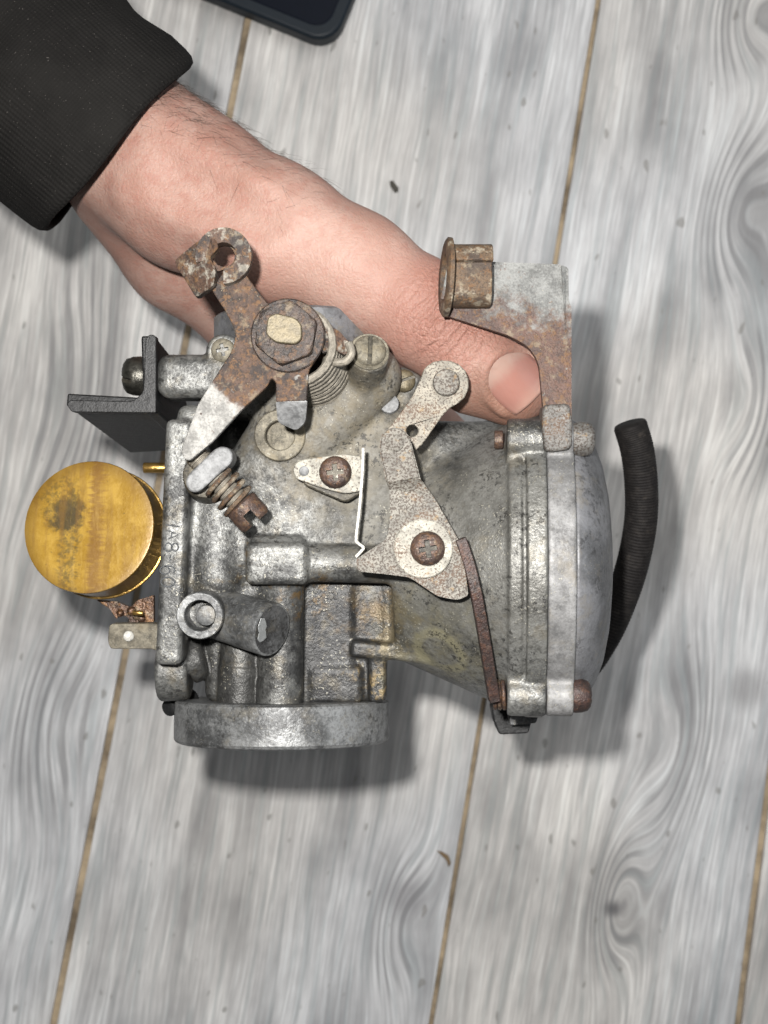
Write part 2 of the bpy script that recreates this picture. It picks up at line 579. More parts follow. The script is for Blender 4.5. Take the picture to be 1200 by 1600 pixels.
def alloy(name, light=(.190, .192, .184), dark=(.052, .053, .052), tan=.35, grime=.5, speck=.5, metal=.38, rough=.40, regional=False, seed=0.0, bmp=.35, con=1.0):
    g = G(name)
    v0 = g.coord(carb)
    v = g.vm('ADD', v0, (seed, seed * .7, seed * 1.3))
    n1 = g.noise(v, 75, 4, .6)
    n2 = g.noise(v, 430, 4, .72)
    n3 = g.noise(v, 1500, 3, .65)
    c = g.mix(g.step(n1, .38, .60), dark, light)
    c = g.mix(g.m('MULTIPLY', g.step(n2, .50, .66), .58 * con), c, tuple(x * .40 for x in dark))
    c = g.mix(g.m('MULTIPLY', g.step(n2, .47, .30), .36 * con), c, tuple(min(1, x * 1.6) for x in light))
    c = g.mix(g.m('MULTIPLY', g.step(n3, .50, .62), .42 * con), c, tuple(x * .42 for x in dark))
    c = g.mix(g.m('MULTIPLY', g.step(n3, .45, .34), .30 * con), c, tuple(min(1, x * 1.5) for x in light))
    wob = g.m('MULTIPLY', g.m('SUBTRACT', g.noise(v, 170, 4, .65), .5), .030)
    dn = g.noise(v, 260, 4, .7)
    dustn = g.step(dn, .40, .62)
    if regional:
        # tan road dust over the upper middle, oily grime low down, ochre crust where fuel seeped
        up = g.blob(v0, C(520, 640, 20), .011, .030, wob)
        c = g.mix(g.m('MULTIPLY', up, g.m('ADD', g.m('MULTIPLY', dustn, .40), .40)), c, (.175, .150, .105))
        up2 = g.blob(v0, C(600, 770, 22), .006, .024, wob)
        c = g.mix(g.m('MULTIPLY', up2, g.m('ADD', g.m('MULTIPLY', dustn, .4), .3)), c, (.165, .152, .120))
        bell = g.blob(v0, C(735, 860, 30), .016, .036, wob)
        c = g.mix(g.m('MULTIPLY', bell, .42), c, (.175, .170, .150))
        low = g.blob(v0, C(530, 1000, 10), .012, .025, wob)
        c = g.mix(g.m('MULTIPLY', low, .85), c, (.016, .0165, .018))
        low2 = g.blob(v0, C(370, 1050, 5), .012, .024, wob)
        c = g.mix(g.m('MULTIPLY', low2, .65), c, (.030, .0295, .028))
        och = g.blob(v0, C(605, 965, 14), .003, .014, wob)
        c = g.mix(g.m('MULTIPLY', g.m('MULTIPLY', och, .8), g.step(dn, .40, .56)), c, (.105, .068, .030))
        och2 = g.blob(v0, C(585, 1065, 14), .001, .008, wob)
        c = g.mix(g.m('MULTIPLY', och2, g.step(n2, .46, .58)), c, (.17, .125, .062))
        och3 = g.blob(v0, C(490, 915, 17), .001, .009, wob)
        c = g.mix(g.m('MULTIPLY', och3, g.step(n2, .45, .58)), c, (.12, .08, .038))
        och4 = g.blob(v0, C(395, 880, 20), .001, .007, wob)
        c = g.mix(g.m('MULTIPLY', och4, g.step(dn, .45, .6)), c, (.11, .078, .04))
        # dried ring left on the cone
        d = g.vm('DISTANCE', v0, C(688, 1016, 19))
        d = g.m('ADD', d, g.m('MULTIPLY', wob, .10))
        ring = g.m('MULTIPLY', g.step(d, .0040, .0052), g.m('SUBTRACT', 1.0, g.step(d, .0066, .0082)))
        c = g.mix(g.m('MULTIPLY', ring, g.m('ADD', g.m('MULTIPLY', dustn, .4), .6)), c, (.30, .28, .18))
        cone = g.blob(v0, C(680, 1000, 18), .008, .021, wob)
        c = g.mix(g.m('MULTIPLY', cone, g.m('ADD', g.m('MULTIPLY', dustn, .4), .2)), c, (.20, .185, .125))
    t = g.m('MULTIPLY', g.step(g.noise(v, 130, 4, .7), .52, .70), tan)
    c = g.mix(t, c, (.19, .16, .105))
    # grime spots and salt-like oxide specks
    gs = g.m('MULTIPLY', g.m('MULTIPLY', g.step(g.noise(v, 700, 3, .75), .52, .60), g.step(g.noise(v, 110, 3, .6), .44, .60)), grime)
    c = g.mix(gs, c, (.018, .0175, .017))
    sp = g.m('MULTIPLY', g.step(n3, .60, .66), g.m('MULTIPLY', g.step(g.noise(v, 120, 2), .46, .6), speck))
    c = g.mix(sp, c, (.36, .345, .29))
    r = g.m('ADD', rough - .10, g.m('MULTIPLY', n2, .3))
    if regional:
        dust = g.m('MAXIMUM', up, up2)
        r = g.m('MULTIPLY_ADD', dust, .18, r)
        metal = g.m('MULTIPLY', g.m('SUBTRACT', 1.0, g.m('MULTIPLY', dust, .85)), metal)
    hgt = g.m('ADD', g.m('MULTIPLY', g.noise(v, 430, 2, .6), .6), g.m('MULTIPLY', n3, .4))
    return g.out(c, r, metal, bump=[(hgt, bmp, .0008)], Specular_IOR_Level=.45)

def rusty(name, zinc=.3, c_zinc=(.24, .235, .22), brown=(.085, .050, .034), dark=(.030, .022, .019), orange=(.15, .080, .036), tan=(.21, .165, .11), line=None, scale=1.0, rough=.68, seed=0.0, metal=.12):
    """line: (pixel a, pixel b, h, width_m): zinc shows on the left-hand side of a->b"""
    g = G(name)
    v0 = g.coord(carb)
    v = g.vm('ADD', v0, (seed, seed * 1.7, seed * .4))
    n1 = g.noise(v, 210 * scale, 4, .68)
    n2 = g.noise(v, 620 * scale, 4, .7)
    n3 = g.noise(v, 1900, 2, .65)
    c = g.mix(g.step(n1, .40, .58), dark, brown)
    c = g.mix(g.m('MULTIPLY', g.step(n2, .5, .62), .8), c, orange)
    c = g.mix(g.m('MULTIPLY', g.step(n3, .52, .62), .55), c, tuple(x * .5 for x in dark))
    c = g.mix(g.m('MULTIPLY', g.step(g.noise(v, 330 * scale, 5, .7), .54, .68), .7), c, tan)
    zn = g.step(g.noise(g.vm('ADD', v, (.3, .1, .2)), 190 * scale, 4, .72), .70 - .45 * zinc, .80 - .45 * zinc)
    if line:
        a, b, h, wd = line
        A = np.array(C(a[0], a[1], h)); B = np.array(C(b[0], b[1], h))
        d = (B - A)[:2]; d /= np.linalg.norm(d); nn = np.array([-d[1], d[0], 0])
        sd = g.m('SUBTRACT', g.vm('DOT_PRODUCT', v0, tuple(nn)), float(np.dot(nn, A)))
        sd = g.m('ADD', sd, g.m('MULTIPLY', g.m('SUBTRACT', g.noise(v, 300, 6, .7), .5), wd * 2.2))
        mk = g.step(sd, -wd * .3, wd * .3)
        zn = g.m('MAXIMUM', zn, mk)
        spots = g.step(g.noise(v, 520, 6, .7), .60, .68)
        zn = g.m('MULTIPLY', zn, g.m('SUBTRACT', 1.0, spots))
    zc = g.mix(g.step(g.m('ADD', g.m('MULTIPLY', n1, .7), g.m('MULTIPLY', n3, .3)), .38, .62), tuple(x * .62 for x in c_zinc), tuple(min(1, x * 1.35) for x in c_zinc))
    c = g.mix(zn, c, zc)
    sp = g.step(n3, .70, .75)
    c = g.mix(g.m('MULTIPLY', sp, .7), c, (.36, .31, .22))
    r = g.m('ADD', rough - .1, g.m('MULTIPLY', n2, .25))
    return g.out(c, r, metal, bump=[(g.m('ADD', g.m('MULTIPLY', g.noise(v, 620 * scale, 3, .7), .75), g.m('MULTIPLY', n3, .25)), .6, .0009)])

def speckled(name, base=(.24, .235, .215), spot=(.055, .040, .031), amount=.5, rust=.4, seed=0.0, metal=.2):
    g = G(name)
    v = g.vm('ADD', g.coord(carb), (seed, seed * .6, seed * 1.1))
    n1 = g.noise(v, 1900, 3, .7)
    n2 = g.noise(v, 300, 4, .7)
    n3 = g.noise(v, 95, 3, .6)
    c = g.mix(g.step(n2, .3, .7), tuple(x * .62 for x in base), tuple(x * 1.35 for x in base))
    c = g.mix(g.m('MULTIPLY', g.step(n1, .60 - .12 * amount, .66 - .12 * amount), .85), c, spot)
    rm = g.m('MULTIPLY', g.step(g.m('ADD', n3, g.m('MULTIPLY', g.m('SUBTRACT', n2, .5), .6)), .62 - .22 * rust, .74 - .22 * rust), .85)
    c = g.mix(g.m('MULTIPLY', rm, g.step(n1, .40, .56)), c, (.105, .065, .042))
    c = g.mix(g.m('MULTIPLY', g.step(g.noise(v, 420, 3, .7), .60, .70), .6), c, (.25, .165, .08))
    return g.out(c, g.m('ADD', .45, g.m('MULTIPLY', n2, .3)), metal, bump=[(g.m('ADD', n1, n2), .35, .0006)])

def plain_metal(name, base, rough=.45, metal=.6, var=.35, sc=500, seed=0.0, bump=.3):
    g = G(name)
    v = g.vm('ADD', g.coord(carb), (seed, seed, seed))
    n = g.noise(v, sc, 4, .65); n2 = g.noise(v, sc * 3.5, 2, .6)
    c = g.mix(g.step(n, .3, .7), tuple(x * (1 - var) for x in base), tuple(min(1, x * (1 + var)) for x in base))
    c = g.mix(g.m('MULTIPLY', g.step(n2, .6, .7), .5), c, tuple(x * .3 for x in base))
    return g.out(c, g.m('ADD', rough - .1, g.m('MULTIPLY', n, .2)), metal, bump=[(g.m('ADD', n, g.m('MULTIPLY', n2, .4)), bump, .0006)])

MAT = {}
MAT['cast'] = alloy('cast_alloy', regional=True, tan=.32, grime=.75, speck=.9, bmp=.5)
MAT['cast_dark'] = alloy('cast_alloy_dark', light=(.11, .112, .114), dark=(.045, .046, .047), tan=.2, grime=.8, speck=.5, metal=.4, rough=.36, seed=.3)
MAT['flange'] = alloy('flange_alloy', light=(.20, .205, .205), dark=(.070, .072, .073), tan=.25, grime=.6, speck=.35, metal=.36, rough=.40, seed=.5, bmp=.28, con=.9)
MAT['cover'] = alloy('cover_alloy', light=(.175, .178, .188), dark=(.095, .097, .102), tan=.35, grime=.55, speck=.3, metal=.25, rough=.44, seed=.8, bmp=.15, con=.5)
MAT['cover_rim'] = alloy('cover_rim_alloy', light=(.25, .25, .25), dark=(.13, .13, .13), tan=.4, grime=.35, speck=.7, metal=.15, rough=.5, seed=1.1, bmp=.2, con=.6)
MAT['lever'] = rusty('rusted_lever', zinc=.12, c_zinc=(.27, .265, .25), line=((377, 640), (325, 598), 45, .0035), seed=.2)
MAT['rust'] = rusty('brown_rust', zinc=.0, seed=.6)
MAT['clevis'] = rusty('rusted_clevis', zinc=.42, c_zinc=(.24, .22, .185), seed=.9)
MAT['nut'] = rusty('rusted_nut', zinc=0, brown=(.060, .042, .034), dark=(.026, .021, .019), orange=(.10, .058, .034), tan=(.16, .125, .085), seed=1.3, rough=.55, metal=.25)
MAT['bracket'] = rusty('rusted_bracket', zinc=.18, c_zinc=(.165, .168, .162), brown=(.105, .058, .043), dark=(.065, .040, .033), line=((700, 450), (893, 505), 30, .015), seed=1.7, rough=.6)
MAT['bracket_low'] = speckled('dirty_bracket_foot', base=(.15, .145, .135), amount=.8, rust=.2, seed=.4)
MAT['clip_rust'] = rusty('rusted_clip', zinc=.35, c_zinc=(.24, .205, .155), brown=(.115, .075, .045), dark=(.060, .043, .032), tan=(.23, .19, .13), seed=2.1)
MAT['rod'] = rusty('dark_rust', zinc=0, brown=(.055, .033, .029), dark=(.032, .023, .021), orange=(.085, .042, .027), tan=(.11, .078, .062), seed=2.5, rough=.5, metal=.2)
MAT['plate'] = speckled('speckled_zinc', base=(.205, .195, .17), amount=1.0, rust=.6)
MAT['link'] = speckled('tarnished_link', base=(.255, .235, .195), amount=.6, rust=.75, seed=.7)
MAT['link2'] = speckled('grey_link', base=(.18, .17, .148), amount=.9, rust=.2, seed=1.2)
MAT['washer'] = speckled('pale_washer', base=(.34, .325, .28), amount=.35, rust=.4, seed=1.6)
MAT['screw_rust'] = rusty('rusted_screw', zinc=.1, brown=(.095, .060, .046), dark=(.052, .036, .031), orange=(.13, .070, .038), seed=3.0, rough=.5, metal=.3)
MAT['zinc'] = plain_metal('dull_zinc', (.185, .188, .19), .6, .15, .42)
MAT['spring'] = plain_metal('dusty_spring', (.22, .20, .165), .6, .25, .3, 700)
MAT['steel_dark'] = plain_metal('black_steel', (.017, .0175, .018), .5, .3, .4, 600)
MAT['screw_dark'] = plain_metal('oily_screw', (.06, .058, .05), .36, .75, .4, 600)
MAT['brass'] = plain_metal('brass', (.32, .20, .06), .35, .85, .3)
MAT['brass_dull'] = plain_metal('tarnished_brass', (.12, .10, .062), .5, .35, .35, 600)
MAT['dust'] = alloy('dusty_boss', light=(.21, .19, .145), dark=(.115, .102, .075), tan=.7, grime=.35, speck=.6, metal=.2, rough=.6, seed=1.9)
MAT['white_wire'] = plain_metal('bright_plating', (.30, .295, .27), .5, .25, .1, 500)
MAT['pad'] = alloy('greasy_pad_recess_shade', light=(.10, .09, .068), dark=(.033, .03, .025), tan=.4, grime=.6, speck=1.0, metal=.2, rough=.5, seed=2.4)  # grease on the pad; in screw recesses its dark tone stands in for shade
MAT['etch'] = plain_metal('stamped_line', (.055, .06, .065), .6, .2, .2)
MAT['scratch'] = plain_metal('bare_scratch', (.24, .25, .25), .5, .3, .1)
MAT['float_arm'] = rusty('brown_float_arm', zinc=0, brown=(.10, .050, .026), dark=(.042, .023, .015), orange=(.18, .088, .03), seed=3.4, metal=.4, rough=.4)

def m_float():
    g = G('varnished_brass_float')
    v = g.coord()
    sx = g.t.nodes.new('ShaderNodeSeparateXYZ'); g.set(sx.inputs[0], v)
    x, y = sx.outputs[0], sx.outputs[1]
    n = g.noise(v, 160, 6, .7); n2 = g.noise(v, 900, 5, .65)
    nf = g.noise(g.vec(g.m('MULTIPLY', x, 130), g.m('MULTIPLY', y, 900), 0), 1, 4, .6)
    c = g.mix(g.step(n, .35, .65), (.25, .140, .012), (.36, .222, .032))
    # combed brown stripe right of the middle, fringe to its left
    xs = g.m('ADD', x, g.m('MULTIPLY', g.m('SUBTRACT', nf, .5), .0075))
    st = g.m('MULTIPLY', g.step(xs, -.0010, .0006), g.m('SUBTRACT', 1.0, g.step(xs, .0012, .0046)))
    c = g.mix(g.m('MULTIPLY', st, .72), c, (.15, .07, .016))
    # dark oil patches left of the middle
    wob = g.m('MULTIPLY', g.m('SUBTRACT', g.noise(v, 330, 6, .75), .5), .012)
    p1 = g.blob(v, (-.0060, .0040, .005), .0024, .0058, wob)
    c = g.mix(g.m('MULTIPLY', p1, .85), c, (.028, .027, .020))
    p2 = g.m('MULTIPLY', g.m('MULTIPLY', g.step(xs, -.0086, -.0068), g.m('SUBTRACT', 1.0, g.step(xs, -.0040, -.0022))), g.m('MULTIPLY', g.step(y, .007, .001), g.step(n2, .36, .6)))
    c = g.mix(g.m('MULTIPLY', p2, .70), c, (.06, .046, .018))
    p3 = g.blob(v, (-.0085, .0085, .005), .003, .0075, wob)
    c = g.mix(g.m('MULTIPLY', p3, g.m('MULTIPLY', g.step(n2, .42, .6), .7)), c, (.10, .068, .016))
    p4 = g.m('MULTIPLY', g.step(n2, .63, .70), .6)
    c = g.mix(p4, c, (.11, .075, .02))
    br = g.noise(g.vec(g.m('MULTIPLY', x, 330), g.m('MULTIPLY', y, 40), 0), 1, 3, .6)
    c = g.mix(g.m('MULTIPLY', g.step(br, .48, .66), .5), c, (.17, .088, .018))
    c = g.mix(g.m('MULTIPLY', g.step(br, .46, .34), .35), c, (.38, .25, .065))
    rr = g.m('ADD', g.vm('LENGTH', g.vec(x, y, 0)), g.m('MULTIPLY', g.m('SUBTRACT', n, .5), .004))
    c = g.mix(g.m('MULTIPLY', g.step(rr, .0125, .0168), .6), c, (.12, .062, .012))
    r = g.m('ADD', .26, g.m('MULTIPLY', n, .25))
    return g.out(c, r, .15, bump=[(n2, .25, .0004)], Coat_Weight=.3, Coat_Roughness=.25)
MAT['float'] = m_float()

def m_skin():
    g = G('skin')
    v = g.pos()
    n1 = g.noise(v, 60, 4, .65); n2 = g.noise(v, 300, 4, .7); n3 = g.noise(v, 1300, 2, .6)
    c = g.mix(g.step(n1, .32, .68), (.305, .172, .135), (.385, .25, .207))
    c = g.mix(g.m('MULTIPLY', g.step(n2, .46, .64), .50), c, (.30, .140, .108))
    c = g.mix(g.m('MULTIPLY', g.step(n3, .56, .68), .25), c, (.28, .15, .11))
    # redder over the thumb's joint, greasy dirt round the thumb's tip
    def wp(px, py, h):
        return W(M(px, py, h))
    kn = g.blob(v, wp(690, 480, 24), .005, .026)
    c = g.mix(g.m('MULTIPLY', kn, .60), c, (.27, .118, .090))
    wob = g.m('MULTIPLY', g.m('SUBTRACT', n2, .5), .012)
    tip = g.blob(v, wp(775, 645, 14), .006, .022, wob)
    c = g.mix(g.m('MULTIPLY', tip, .60), c, (.185, .095, .062))
    pale = g.blob(v, wp(520, 400, 24), .006, .032)
    c = g.mix(g.m('MULTIPLY', pale, .30), c, (.41, .278, .23))
    jv = g.vm('ADD', v, g.vm('MULTIPLY', g.noise(v, 260, 2, .5, col=True), (.0022, .0022, .0022)))
    cells = g.vor(jv, 760, 'DISTANCE_TO_EDGE')
    # wrinkles across the thumb joint
    ax = np.array(wp(760, 560, 20)) - np.array(wp(620, 440, 20)); ax /= np.linalg.norm(ax)
    along = g.vm('DOT_PRODUCT', jv, tuple(ax))
    wv = g.m('SINE', g.m('ADD', g.m('MULTIPLY', along, 2600.0), g.m('MULTIPLY', n2, 9.0)))
    jm = g.blob(v, wp(705, 500, 22), .003, .017)
    wr = g.m('MULTIPLY', g.m('MULTIPLY', wv, jm), .42)
    dirt = g.m('MULTIPLY', g.m('SUBTRACT', 1.0, g.step(cells, .0, .10)), g.blob(v, wp(720, 560, 20), .006, .026))
    c = g.mix(g.m('MULTIPLY', dirt, .30), c, (.17, .09, .065))
    hgt = g.m('ADD', g.m('ADD', g.m('MULTIPLY', g.step(cells, 0, .25), g.m('ADD', .06, g.m('MULTIPLY', jm, .14))), g.m('MULTIPLY', n3, .35)), wr)
    g.b.subsurface_method = 'RANDOM_WALK'
    return g.out(c, g.m('ADD', .48, g.m('MULTIPLY', n2, .15)), 0.0, bump=[(hgt, .7, .0008)], Specular_IOR_Level=.32,
                 Subsurface_Weight=.10, Subsurface_Radius=(1.0, .35, .2), Subsurface_Scale=.002)
MAT['skin'] = m_skin()

def m_nail():
    g = G('nail')
    v = g.coord()
    n = g.noise(v, 300, 4)
    al = g.m('ADD', g.vm('DOT_PRODUCT', v, (.72, -.694, 0)), g.m('MULTIPLY', g.m('SUBTRACT', n, .5), .0025))
    c = g.mix(g.step(al, -.0056, -.0022), (.345, .23, .19), (.315, .155, .125))
    c = g.mix(g.m('MULTIPLY', g.step(al, .0018, .0055), .7), c, (.36, .225, .18))
    c = g.mix(g.m('MULTIPLY', g.step(al, .0060, .0072), .75), c, (.13, .085, .06))
    c = g.mix(g.m('MULTIPLY', g.step(n, .56, .7), .3), c, (.27, .145, .115))
    return g.out(c, .36, 0.0, bump=[(g.noise(v, 700, 3), .2, .0003)], Specular_IOR_Level=.45, Subsurface_Weight=.1, Subsurface_Radius=(1, .4, .3), Subsurface_Scale=.002)
MAT['nail'] = m_nail()

# ================================================================== floor
floor_me = bpy.data.meshes.new('floor')
S = 1.1
floor_me.from_pydata([(-S, -S, -.0022), (S, -S, -.0022), (S, S, -.0022), (-S, S, -.0022), (-S, -S, -.012), (S, -S, -.012), (S, S, -.012), (-S, S, -.012)], [],
                     [(0, 1, 2, 3), (7, 6, 5, 4), (0, 4, 5, 1), (1, 5, 6, 2), (2, 6, 7, 3), (3, 7, 4, 0)])
def m_groove():
    g = G('tan_fibreboard')
    v = g.pos()
    n = g.noise(v, 120, 5, .6)
    return g.out(g.mix(g.step(g.noise(v, 45, 5, .7), .3, .7), (.13, .10, .065), (.44, .35, .235)), .8, 0, bump=[(n, .3, .001)])
floor_me.materials.append(m_groove())
floor_ob = bpy.data.objects.new('floor', floor_me)
floor_ob['kind'] = 'structure'
COL.objects.link(floor_ob)

UX, UY = .9858, -.1676
def m_wood():
    g = G('grey_wood_laminate')
    v = g.pos()
    info = g.t.nodes.new('ShaderNodeObjectInfo').outputs['Random']
    off = g.m('MULTIPLY', info, 3.0)
    u = g.vm('DOT_PRODUCT', v, (UX, UY, 0)); w = g.vm('DOT_PRODUCT', v, (-UY, UX, 0))
    uo = g.m('ADD', u, off)
    warp = g.m('MULTIPLY', g.m('SUBTRACT', g.noise(g.vec(g.m('MULTIPLY', uo, 16), g.m('MULTIPLY', w, 7), 0), 1, 2, .5), .5), .010)
    f = g.m('ADD', u, warp)
    knots = [(962, 1412, .010, .026, .016), (625, 1440, .012, .026, .012), (1065, 1165, .013, .036, -.014), (1150, 330, .014, .030, .015),
             (1165, 20, .014, .024, .014), (1180, 640, .012, .03, -.010), (80, 1130, .015, .035, .010), (120, 620, .016, .05, -.010)]
    ring = None
    for (px, py, a, b, A) in knots:
        p = F(px, py)
        ku = p.x * UX + p.y * UY; kw = -p.x * UY + p.y * UX
        q = g.vm('LENGTH', g.vec(g.m('MULTIPLY_ADD', u, 1 / a, -ku / a), g.m('MULTIPLY_ADD', w, 1 / b, -kw / b), 0))
        e = g.m('POWER', 2.718, g.m('MULTIPLY', g.m('MULTIPLY', q, q), -1.0))
        f = g.m('MULTIPLY_ADD', e, A, f)
        ring = e if ring is None else g.m('MAXIMUM', ring, e)
    fo = g.m('ADD', f, off)
    fine = g.noise(g.vec(g.m('MULTIPLY', fo, 950), g.m('MULTIPLY', w, 26), 0), 1, 4, .7)
    mid = g.noise(g.vec(g.m('MULTIPLY', fo, 300), g.m('MULTIPLY', w, 15), 3), 1, 3, .6)
    band = g.noise(g.vec(g.m('MULTIPLY', fo, 70), g.m('MULTIPLY', w, 6), 7), 1, 3, .6)
    blot = g.noise(g.vec(g.m('MULTIPLY', uo, 24), g.m('MULTIPLY', w, 13), 11), 1, 4, .6)
    c = g.ramp(g.m('ADD', g.m('MULTIPLY', band, .5), g.m('MULTIPLY', blot, .5)), [(.35, (.19, .187, .19)), (.43, (.34, .335, .332)), (.52, (.54, .53, .52)), (.62, (.72, .71, .69))])
    c = g.mix(g.m('MULTIPLY', g.step(mid, .50, .64), .36), c, (.22, .268, .272))
    c = g.mix(g.m('MULTIPLY', g.step(mid, .49, .30), .26), c, (.76, .795, .785))
    fg = g.step(fine, .40, .60)
    c = g.mix(g.m('MULTIPLY', fg, .44), c, (.25, .247, .245))
    c = g.mix(g.m('MULTIPLY', g.step(fine, .44, .32), .16), c, (.76, .835, .82))
    tint = g.noise(g.vec(g.m('MULTIPLY', uo, 7), g.m('MULTIPLY', w, 6), 29), 1, 1, .5)
    c = g.mix(1.0, c, g.mix(g.step(tint, .38, .62), (.965, .99, 1.03), (1.0, .99, .975)), 'MULTIPLY')
    # knots: dark heart, rings
    rs = g.m('SINE', g.m('MULTIPLY_ADD', f, 1500.0, g.m('MULTIPLY', mid, 5.0)))
    rm = g.m('MULTIPLY', g.step(ring, .12, .5), g.step(rs, 0, .8))
    c = g.mix(g.m('MULTIPLY', rm, .55), c, (.15, .15, .155))
    p = F(957, 1420)
    heart = g.blob(v, (p.x, p.y, 0), .0006, .0052, g.m('MULTIPLY', g.m('SUBTRACT', mid, .5), .004))
    c = g.mix(g.m('MULTIPLY', heart, .85), c, (.08, .08, .085))
    p = F(632, 1400)
    heart = g.blob(v, (p.x, p.y, 0), .002, .012, g.m('MULTIPLY', g.m('SUBTRACT', mid, .5), .012))
    c = g.mix(g.m('MULTIPLY', heart, .5), c, (.16, .155, .165))
    p = F(1165, 1075)
    heart = g.blob(v, (p.x, p.y, 0), .002, .012, g.m('MULTIPLY', g.m('SUBTRACT', mid, .5), .012))
    c = g.mix(g.m('MULTIPLY', heart, .55), c, (.15, .145, .15))
    # short dark pores and printed nicks
    pore = g.noise(g.vec(g.m('MULTIPLY', uo, 230), g.m('MULTIPLY', w, 110), 19), 1, 1, .5)
    c = g.mix(g.m('MULTIPLY', g.step(pore, .70, .76), .6), c, (.17, .165, .15))
    return g.out(c, .48, 0, bump=[(g.noise(g.vec(g.m('MULTIPLY', uo, 1000), g.m('MULTIPLY', w, 42), 0), 1, 1, .5), .2, .0005)])
MAT['wood'] = m_wood()

def seam(px0, py0, px1, py1):
    a, b = F(px0, py0), F(px1, py1)
    s = (b.x - a.x) / (b.y - a.y)
    return lambda y: a.x + s * (y - a.y)
seams = [seam(385, 40, 85, 1590), seam(935, 0, 675, 1590), seam(1200, 1240, 1155, 1590)]
L0, R0 = seams[0], seams[2]
left = [(lambda y, k=k: L0(y) - .147 * k) for k in (4, 3, 2, 1)]
right = [(lambda y, k=k: R0(y) + .140 * k) for k in (1, 2, 3, 4)]
lines = left + seams + right
gaps = {4: .0014, 5: .0010, 6: .0014}
for i in range(len(lines) - 1):
    ga, gb = gaps.get(i, .001), gaps.get(i + 1, .001)
    vs = []
    ys = np.linspace(-.95, .95, 9)
    for y in ys:
        vs += [(lines[i](y) + ga, y, 0.0), (lines[i + 1](y) - gb, y, 0.0)]
    n = len(vs)
    vs += [(x, y, -.0055) for x, y, z in vs]
    fs = []
    for k in range(len(ys) - 1):
        a = 2 * k
        fs += [(a, a + 1, a + 3, a + 2), (a + n, a + 2 + n, a + 3 + n, a + 1 + n), (a, a + 2, a + 2 + n, a + n), (a + 1, a + 1 + n, a + 3 + n, a + 3)]
    fs += [(0, n, n + 1, 1), (n - 2, n - 1, 2 * n - 1, 2 * n - 2)]
    me = bpy.data.meshes.new('plank'); me.from_pydata(vs, [], fs)
    put('plank', me, MAT['wood'], floor_ob, smooth=False, bevel=.35)

# ================================================================== the casting
fl = Field((-62, -62, -42), (46, 53, 42), .38)
AX = np.array([math.cos(math.radians(5)), 0, math.sin(math.radians(5))])
CC = np.array([37.0, -13.2, 0.0])
def onax(a, dy=0, dz=0):
    return CC + AX * a + np.array([0, dy, dz])
# two crossing barrels
fl.add(pxbox(300, 655, 625, 905, 19, -28, 6.5), 2)
fl.add(s_cyl(M(462, 640, 0), M(456, 900, 0), 20.3, 20.3, 1), 3)
fl.add(s_cyl(M(456, 880, -5), M(446, 1098, -5), 18.0, 18.0, 1), 3)
fl.add(pxbox(318, 603, 900, 1100, 11.0, -24, 3.0), 2.0)
fl.cut(pxbox(306, 402, 600, 706, 40, -6, 3.0), 2.0)
fl.add(s_cyl(M(468, 520, 0), M(462, 660, 0), 19.5, 20.5, 1), 3)
# bowl flange: an upright plate with a lower lobe and a fillet strip
fa = math.radians(-2.6)
fl.add(pxbox(250, 291, 655, 1040, 25.5, -32, 1.6, fa), 1.0)
fl.add(pxbox(272, 303, 665, 1000, 20.0, -30, 1.5, fa), 1.2)
fl.add(s_cyl(M(249, 1046, 9), M(298, 1046, 9), 8.0, 7.6, 1.2), 1.0)
fl.add(s_cyl(M(296, 1030, 9), M(322, 1024, 9), 6.5, 5.4, 1.2), .8)
fl.add(pxbox(275, 318, 632, 700, 21, -20, 2.5), 1.5)
# shoulder and hump beside the flange
fl.add(s_cone(M(338, 800, 13), M(338, 905, 15), 7.5, 7.0), 2.5)
fl.add(s_cone(M(315, 760, 12), M(330, 860, 13), 6.0, 6.0), 3.0)
# squared boss and the passage running right from it
fl.add(pxbox(383, 481, 848, 914, 25.5, 5, 1.7), 1.2)
fl.add(pxbox(390, 474, 838, 858, 23, 5, 1.7), 1.2)
fl.add(s_cyl(M(470, 879, 19.5), M(640, 884, 19.5), 4.6, 4.4, .5), 1.0)
# slanting passage from the mixture-screw boss down to the left
fl.add(s_cone(M(575, 590, 18), M(425, 755, 12), 8.2, 8.0), 1.6)
fl.add(s_cone(M(500, 600, 14), M(400, 740, 12), 9.5, 8.0), 2.5)
fl.add(s_cyl(M(563, 622, 12), M(577, 552, 33), 4.9, 4.7, .5), 1.4)
# shaft boss under the throttle lever
hub = M(450, 525, 46)
fl.add(s_cyl((hub[0] + 4.8, hub[1] - 4.6, 6), (hub[0] + 4.8, hub[1] - 4.6, 20), 9.2, 8.8, .8), 2.0)
fl.add(s_cyl((hub[0], hub[1], 20), (hub[0], hub[1], 40), 5.0, 5.0, .5), .6)
# ring boss with its hole
rb = M(437, 680, 24)
fl.add(s_cyl((rb[0], rb[1], 6), (rb[0], rb[1], 22.5), 6.0, 5.9, .35), .7)
fl.cut(s_cyl((rb[0], rb[1], 14), (rb[0], rb[1], 30), 4.2, 4.2, .2), .3)
# lug left of the neck
fl.add(s_box(M(249, 624, 12) * [1, 1, 0] + [0, 0, 3], M(372, 556, 12) * [1, 1, 0] + [0, 0, 17.5], 3.2), 1.2)
fl.add(s_cyl(M(349, 552, 8), M(349, 549, 17), 4.2, 4.2, .8), 1.0)
# fuel-inlet pair: end-on ring and fat stub
ri = M(312, 962, 31)
fl.add(s_cyl((ri[0], ri[1], 8), (ri[0], ri[1], 27), 5.3, 5.3, .35), .6)
fl.cut(s_cyl((ri[0], ri[1], 23), (ri[0], ri[1], 40), 4.4, 4.4, .2), .2)
fl.add(s_cyl(M(322, 957, 18), M(380, 972, 20), 5.4, 5.6, .7), .6)
